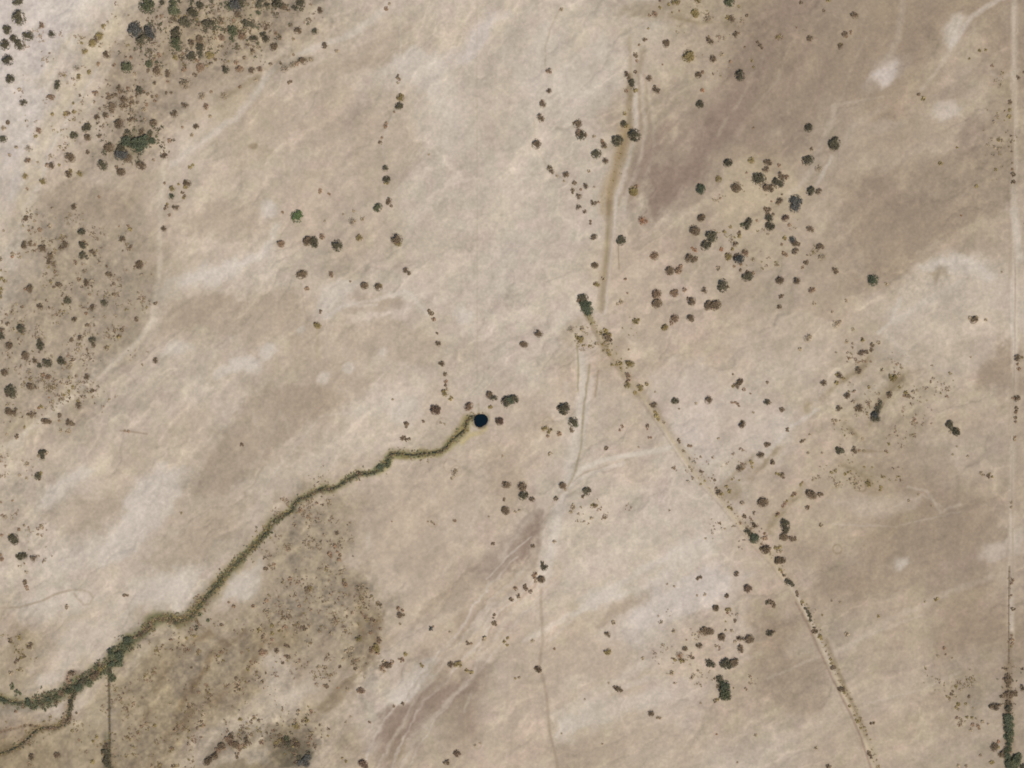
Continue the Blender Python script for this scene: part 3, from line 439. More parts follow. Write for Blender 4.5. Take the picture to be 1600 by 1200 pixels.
(0,600): """60 35 28 d;80 65 19 d;45 60 14 n;188 15 18 n;185 5 10 n;572 42 13 n;487 132 14 n;485 105 9 o;455 20 10 o;430 45 8 o;400 72 8 o;255 142 11 o;240 152 8 r;368 198 12 n;368 230 7 b;285 230 17 n;262 225 11 n;310 238 11 n;425 238 14 n;445 245 13 n;462 255 8 n;48 172 18 n;88 175 16 n;65 180 12 n;190 192 15 n;215 185 10 n;170 190 8 n;103 327 12 n;100 340 6 b;262 428 18 d;262 458 15 d;240 450 9 l;290 430 10 l;232 575 18 d;250 560 10 o;245 595 9 n;80 965 22 d;90 985 17 d;60 950 10 o;130 1075 20 d;152 1070 14 d;105 1075 10 d;208 1087 16 n;5 1095 12 b;2 1070 8 b;255 890 12 l;115 910 9 b;150 885 8 l;1510 380 10 n;800 297 8 b;780 293 6 b;1132 805 8 l;150 268 8 o;378 290 10 l;430 295 11 l;410 300 6 l;5 740 6 b;75 730 6 b;120 570 8 l;165 590 8 l;170 500 10 l;600 40 6 b;335 10 9 l;305 85 5 r;235 940 8 l;40 315 7 l;8 945 8 b;10 1250 4 b;370 95 5 o""",
(400,600): """1120 158 25 k;1327 137 22 b;1455 66 18 n;1482 85 15 d;1560 105 24 d;1590 95 22 t;1565 130 14 d;1520 230 21 k;1465 145 11 o;1178 55 16 o;1185 8 8 n;1190 35 9 l;1217 90 13 o;943 252 12 n;940 268 8 n;930 243 7 n;1045 233 8 n;925 340 13 n;945 348 11 n;962 342 8 n;908 340 8 n;1155 240 7 l;1178 250 7 l;1240 555 14 l;1250 540 9 l;1225 590 8 l;1563 628 20 n;1548 618 8 n;1550 722 9 n;1558 788 19 n;1483 998 10 n;1240 855 9 b;1100 862 9 l;1075 860 5 b;1115 875 6 b;505 930 11 n;490 1012 13 b;468 1005 8 l;458 1060 12 b;470 1080 9 b;525 1070 10 b;520 1100 11 b;325 830 10 b;278 785 11 b;60 1155 13 n;112 1128 9 b;240 880 11 l;850 860 4 b;640 580 5 b;855 98 7 l;510 1050 8 b;380 745 8 b;460 730 8 l;350 720 8 l;270 800 7 b;1540 450 7 l;1455 830 5 l
775 512 17 t;765 525 13 g;800 505 12 g;828 490 15 g;825 515 12 g;785 535 12 g;740 560 9 g;640 550 13 n;655 565 11 n""",
(800,600): """12 92 22 d;320 152 28 d;292 150 12 n;340 140 16 d;325 175 14 n;380 235 23 d;395 250 15 g;375 290 13 n;205 275 14 o;230 295 12 o;245 285 8 n;225 325 9 b;298 310 13 b;590 402 11 n;797 22 15 o;810 18 9 n;770 55 10 o;840 0 10 o;720 5 14 o;895 50 6 l;885 130 15 n;865 132 8 n;895 175 9 o;905 200 13 o;915 220 9 o;1017 104 17 d;1225 98 18 n;1437 250 17 n;1437 232 7 n;1400 8 14 n;1380 15 8 o;1450 35 9 b;1590 112 14 d;1375 115 7 b;1395 115 8 b;1412 125 8 b;1420 138 6 b;845 262 10 n;845 280 6 b;690 265 9 b;675 288 7 b;855 335 6 b;868 335 6 b;1043 352 9 n;1048 365 6 n;1105 385 8 b;1120 388 8 b;1180 545 9 n;1190 550 8 n;1420 525 14 n;1445 530 6 o;1550 442 15 n;1565 440 9 n;1590 378 13 n;1495 490 12 o;1500 520 7 o;1290 675 15 n;1310 690 10 o;1275 650 8 n;1360 670 11 o;1340 640 9 o;1440 742 11 l;1428 740 5 b;1565 735 24 n;1555 720 10 n;1453 828 12 n;1430 870 8 b;1518 885 14 n;1510 880 8 b;1470 920 14 d;1485 935 12 d;1508 960 22 t;1500 975 14 g;1578 935 9 b;1582 965 12 b;1560 965 7 b;1578 1030 22 n;1555 1028 10 n;1590 1050 11 n;1560 1000 6 b
60 635 21 n;68 692 22 d;90 690 10 n;122 718 14 n;315 632 17 n;330 640 9 b;465 668 20 d;475 655 9 n;445 703 10 n;275 715 12 n;515 757 13 n;500 755 8 o;530 758 7 o;335 660 9 l;368 800 9 l;497 838 9 l;130 1010 11 n;265 985 9 l;188 1120 12 d;198 1145 16 d;220 1140 6 n;145 1190 13 b;1400 1185 14 n;1355 770 9 o;1372 780 8 o;1265 600 8 n;1250 590 6 o;1075 420 8 l;1065 415 5 l;1150 120 7 l;240 435 11 l;1508 178 6 l;790 395 6 l;1045 155 6 l;985 790 6 l;1330 905 6 l;1210 965 6 l;20 800 8 l;45 790 7 l;430 770 6 l;1180 455 7 l;1290 340 7 l;1490 60 5 b;1375 595 6 o;1205 605 6 o;1180 625 6 o;1420 600 5 o;950 240 8 l;1640 880 1 b""",
(1200,600): """5 115 13 n;88 160 13 n;75 158 7 b;122 285 11 n;215 355 9 n;205 362 7 n;230 348 6 b;490 72 15 n;505 68 8 n;437 152 14 n;458 152 6 n;568 145 15 n;550 155 12 n;575 165 10 n;530 110 10 l;755 60 14 n;755 78 10 n;870 75 13 n;860 55 11 o;885 80 8 n;905 50 10 l;850 75 8 b;700 115 13 d;690 140 15 d;680 165 14 d;665 190 18 s;655 215 16 d;678 215 15 d;405 228 9 l;425 228 9 l;415 250 7 l;440 413 17 d;462 418 13 d;430 405 9 d;535 412 14 n;545 425 8 n;570 415 7 b;600 418 7 l;735 420 8 b;745 428 5 o;28 487 13 n;22 495 7 n;92 570 13 n;70 565 9 o;50 560 7 o;98 585 7 n;5 378 11 n;1130 248 18 d;1138 268 12 d;1152 280 13 d;1172 298 19 d;1185 285 10 n;1140 300 9 l;265 688 25 n;250 680 12 n;322 692 13 n;338 690 8 n;245 772 11 n;255 768 7 b;165 690 12 b;150 700 7 o;330 882 11 l;105 745 10 b;92 765 9 b;118 730 7 o;62 812 11 b;50 825 6 o
95 865 19 d;115 870 14 d;105 895 20 d;108 915 16 d;100 950 19 n;115 960 12 n;145 965 14 n;168 965 12 n;82 965 10 n;50 1025 12 o;75 1020 11 o;80 1045 9 l;60 1045 8 l;8 1025 13 n;5 1045 8 n;60 1100 18 n;90 1098 17 n;75 1110 12 n;75 1160 9 o;85 1175 7 b;622 622 14 o;625 605 8 o;630 635 9 o;555 625 8 l;570 655 8 l;545 650 6 l;585 640 6 l;430 630 11 l;415 605 6 l;450 615 6 l;705 650 10 o;700 665 6 o;1375 578 11 n;1330 555 9 l;1345 570 8 l;1400 580 7 o;1385 560 6 o;1550 88 14 n;1530 88 9 b;1565 90 8 n;1548 155 13 n;1545 180 9 b;1545 210 9 n;1545 235 8 b;1542 330 8 b;1538 350 9 l;1520 740 8 l;1520 770 8 l;590 340 8 l;395 552 8 o;420 545 9 o;480 562 8 o;500 552 7 o;515 545 5 o;260 315 7 l;100 1195 9 n;250 430 8 l;335 430 6 l;205 630 8 o;215 615 6 o;280 600 7 l;300 590 5 l;1245 450 7 l;1155 440 6 l;1180 390 6 l;600 520 6 o;650 520 5 o;480 320 5 o;600 1010 4 l;760 320 6 l;930 40 7 l;820 20 8 o;630 20 9 o;940 690 6 l;880 730 8 l;1020 760 6 l""",
(0,900): """153 42 13 n;160 62 11 b;168 82 9 b;775 122 9 n;793 122 8 n;415 195 12 l;120 390 11 o;60 403 13 n;190 425 11 n;180 448 13 n;148 505 11 n;128 512 9 o;108 525 11 n;92 545 8 n;65 610 12 l;72 685 13 g;75 700 11 g;102 720 12 g;120 735 10 g;95 850 9 b;1225 325 12 d;1222 340 6 n;1245 240 12 g;1298 278 9 g;1385 305 10 n;1378 480 11 b;1165 390 9 o;1215 378 10 o;1195 575 8 n;1475 645 10 n;1475 635 6 n;190 1132 15 n;350 1118 16 n;345 1132 9 n;965 938 9 o;1258 910 8 n;1080 1190 11 n;575 1165 12 o;490 1030 8 b;600 1010 9 o;580 1035 9 o;1240 730 9 b;1285 680 9 b;1180 460 9 b;1510 480 8 b;1060 800 9 l;1500 900 10 o;1460 190 10 b;1580 190 10 b;1430 165 7 b;210 605 1 b
660 1065 14 n;655 1095 19 d;665 1120 18 d;655 1150 17 d;668 1180 15 d;640 1110 10 n
172 785 17 t;295 770 16 t;345 755 16 g;375 730 17 n;395 715 12 n;430 720 15 g;480 705 20 t;500 690 20 t;510 665 18 d;525 645 16 d;555 672 18 g;585 630 17 n;605 610 15 n;622 585 14 o;618 555 11 n;450 605 14 n;430 610 11 n;422 640 12 b;430 665 12 b
685 475 18 t;712 452 16 g;700 500 20 g;740 500 22 t;760 470 17 g;765 440 20 g;790 400 20 t;800 425 14 g;815 390 14 g;690 555 18 t;715 550 14 g;745 545 18 g;745 525 15 t;700 640 17 g;690 620 12 g;685 590 11 d;840 385 12 n;870 365 14 n;900 345 14 n;915 325 11 n;660 560 12 o;650 580 9 o
465 735 13 d;455 765 12 d;435 790 15 d;440 815 15 d;438 840 12 d;430 870 11 d;430 890 12 n;475 858 7 n;405 905 12 n;385 920 11 n;345 950 12 n;320 945 9 n;190 935 9 n;150 940 8 n;20 780 14 t;5 770 14 t;50 790 11 g;90 800 9 g;130 800 9 g;215 795 8 g;255 785 9 g;1085 285 12 d;1245 185 12 g;1200 245 9 g;1140 280 9 g;1300 110 10 g;1280 130 9 g;1330 80 9 d;1370 30 12 g;1350 50 9 g;990 270 8 n;1030 265 8 o;950 290 9 n
1290 1158 19 n;1315 1140 15 n;1340 1125 17 n;1360 1090 14 b;1378 1060 18 n;1420 1020 14 b;1442 1005 14 n;1440 1045 14 b;1470 1055 18 n;1490 1075 15 b;1540 1035 16 n;1520 1060 10 b;1480 1112 11 n;1478 1135 9 n;1400 1080 10 b""",
(400,900): """318 82 13 n;335 92 9 b;770 178 13 n;762 165 7 b;890 205 12 b;915 215 9 b;895 245 14 n;918 245 10 n;725 275 12 n;710 270 7 b;718 355 11 b;640 392 14 o;190 438 13 n;205 445 7 n;130 468 13 n;120 462 7 n;200 508 12 n;180 500 7 b;165 542 9 n;45 478 16 b;30 490 9 b;305 328 13 n;300 315 7 b;820 555 19 n;800 540 12 l;785 572 14 b;850 540 11 b;800 600 9 l;935 488 11 o;912 525 13 b;895 520 7 b;525 568 9 n;1093 330 12 s;1108 318 6 b;1325 420 12 n;1345 422 7 b;1490 245 9 n;1485 262 6 n;1490 295 13 n;1500 305 7 n;1592 145 10 n;1218 552 15 n;1262 548 15 o;1280 560 9 n;1248 560 8 o;440 690 12 n;425 688 8 b;655 715 15 b;640 722 8 b;345 848 10 b;265 848 11 l;250 935 16 o;262 945 9 n;318 908 11 o;310 890 7 o;862 815 8 b;918 800 10 n;710 915 8 b;35 1042 13 b;770 400 14 b;750 450 18 o;720 460 14 b;760 480 12 b;65 152 11 b;550 45 14 b;562 60 9 b;210 18 12 b;685 250 12 b;1550 410 10 o;1575 388 8 o;1570 430 9 o;1370 1060 7 l;1400 1045 6 l;1430 385 12 l;1420 400 8 l;590 500 14 l;570 470 13 l;600 455 11 l;545 520 9 l;390 570 11 l;420 570 8 l;350 600 7 l;70 225 14 l;75 260 10 l;480 290 14 l;500 300 9 l;430 160 8 l;150 215 7 l;100 400 10 b;100 310 12 o;180 320 12 b;145 345 9 o;40 380 11 n;100 360 10 o;15 340 12 o;230 310 7 b;470 360 11 l;440 330 8 l;395 345 8 n;270 190 9 b;640 80 14 l;660 150 13 l;670 60 9 l;510 700 5 r;660 230 8 b;600 230 9 b;775 330 9 b
190 1015 14 g;170 1035 14 n;200 1050 16 d;225 1040 14 n;255 1050 17 n;240 1025 10 n;150 1025 10 o;125 1045 12 o;120 1060 9 n;240 1110 13 n;325 1105 11 d;320 1130 17 s;300 1145 19 s;275 1165 18 s;310 1170 17 s;250 1165 12 n;270 1135 14 d;330 1065 8 n;325 1045 8 b;560 1160 9 o;540 1140 7 o;450 1000 7 o;105 970 8 b
660 1168 19 k;675 1180 18 k;1255 1108 16 k;1245 1100 8 b;1190 1162 15 n;1200 1172 9 n;1040 565 8 o;1030 550 6 o;900 300 7 l;1210 350 6 l;1315 590 10 o;1345 600 11 o;560 915 7 l;590 880 6 l""",
(800,900): """182 18 18 n;180 8 9 n;80 70 11 n;88 82 10 n;85 55 7 n;22 78 11 b;40 125 12 n;117 98 11 n;2 150 9 n;145 15 10 b;148 35 8 l;130 0 8 b;595 362 14 n;585 358 7 n;597 472 16 o;585 478 8 n;612 468 8 o;817 514 9 l;162 580 18 n;148 578 9 n;175 590 8 n;645 700 12 n;662 705 14 n;680 718 11 n;868 858 14 n;878 868 8 n;912 887 9 l;925 887 7 b;265 455 7 b;635 290 12 l;1470 75 21 k;1165 15 11 n;1178 8 9 n;1205 115 9 l;1157 122 6 l;1345 128 13 n;1345 115 7 n;1270 200 17 n;1285 192 9 n;1342 212 10 o;1358 210 9 o;1348 230 8 b;1393 280 10 n;1200 345 20 n;1235 343 19 n;1215 335 13 n;1308 378 17 n;1295 375 9 o;1320 390 8 o;1425 390 14 n;1410 388 8 n;1478 388 21 n;1495 395 10 n;1425 457 17 n;1432 440 12 n;1078 452 14 n;1090 460 8 n;1170 435 14 n;1158 435 8 n;1120 503 8 b;1130 512 9 n;1045 498 15 r;1060 528 13 o;1020 522 10 o;1000 515 6 b;1072 535 8 n;1225 540 15 d;1245 548 16 d;1235 560 9 d;1335 545 27 d;1380 540 22 n;1395 535 15 n;1355 570 9 n;1298 635 18 d;1290 650 12 d;1310 665 16 t;1325 685 27 t;1310 705 19 d;1345 720 15 g;1330 745 26 g;1350 755 14 d;1310 755 13 d;1285 690 10 n;1270 778 11 n;1285 772 8 o;1265 640 7 n;1000 608 12 l;1000 600 6 o;1016 670 7 l;1597 165 12 d;1597 358 11 d;130 405 9 l;1522 995 9 l;1375 342 9 l;1338 338 9 l;1395 410 9 l;1010 345 10 l;1335 285 5 o;940 430 6 l;1090 400 5 b;310 985 5 l;605 670 6 l;45 635 8 l;20 640 6 o;1015 65 6 l;970 50 6 l;455 770 5 l;1180 795 6 l;1385 700 5 o;565 1050 5 b;1410 1165 5 b;1280 990 5 r""",
(1200,900): """10 160 12 n;28 172 13 n;38 188 11 n;12 355 14 d;25 350 10 n;40 350 7 n;120 32 14 d;140 45 15 d;155 55 10 d;180 105 10 n;185 120 8 n;215 162 9 o;212 178 7 n;238 203 10 d;248 222 9 d;256 240 10 d;262 258 11 d;266 278 10 d;290 330 11 n;288 348 13 n;305 348 10 n;278 345 8 n;325 380 11 o;335 390 9 o;495 365 12 l;400 545 7 o;405 573 13 n;418 572 7 n;395 520 9 o;455 705 14 n;470 710 11 n;475 728 9 o;440 705 8 n;562 910 10 o;550 900 7 o;510 812 8 o;540 870 6 o;580 950 7 o;655 920 12 n;640 920 5 n;632 1108 12 n;640 1125 9 n;645 1138 7 n;380 1192 13 n;1052 145 11 o;1100 450 9 b;1060 500 8 l;1110 490 6 b;1150 510 5 b;450 165 7 l;400 155 6 l;340 245 6 o;980 160 6 l;690 250 8 o;300 1075 9 l
1465 575 6 n;1485 580 9 n;1495 620 12 n;1497 640 17 n;1497 660 16 n;1500 685 11 n;1500 735 20 n;1475 745 13 n;1455 750 9 n;1525 735 14 n;1548 725 11 n;1550 745 8 n;1400 810 16 n;1425 815 17 n;1390 815 10 n;1450 805 8 b;1500 790 14 n;1500 815 18 d;1500 840 14 d
1497 885 20 t;1490 915 20 t;1510 930 18 g;1500 955 21 t;1510 985 20 g;1495 1000 16 t;1510 1025 15 g;1500 1050 14 t;1485 1000 12 t;1415 1055 15 n;1410 1072 16 n;1425 1065 11 g;1440 1035 9 r;1465 1110 19 n;1450 1118 11 n;1490 1085 17 g;1510 1080 12 g;1490 1120 18 t;1545 1140 22 t;1560 1130 18 g;1525 1160 22 g;1555 1165 18 g;1500 1160 18 t;1530 1185 22 g;1505 1190 18 t;1565 1110 9 t
1592 700 15 n;1590 1190 14 d;1590 578 9 n;1530 205 10 n;1542 205 5 n;1522 400 11 b;1525 420 8 b;1520 440 7 o;1522 370 7 b;1190 800 11 o;1175 820 8 o;1190 835 8 l;1145 738 9 n;1155 720 7 n;1135 760 7 b;1175 690 9 o;1200 710 7 l;1255 755 10 n;1280 930 10 b;1268 960 9 l;1312 935 9 b;1320 955 7 b;1340 910 9 l;1375 925 6 l;1245 882 8 o;1275 885 8 o;1300 890 6 l;1180 885 9 b;1200 890 6 l;1235 800 8 o;1280 825 6 l;1440 1070 8 o;1400 1165 12 o;1190 1185 9 l;1240 1185 9 l;1330 1120 8 l;1520 120 6 b;1530 25 8 b;1520 45 8 b;1510 15 6 l""",
}
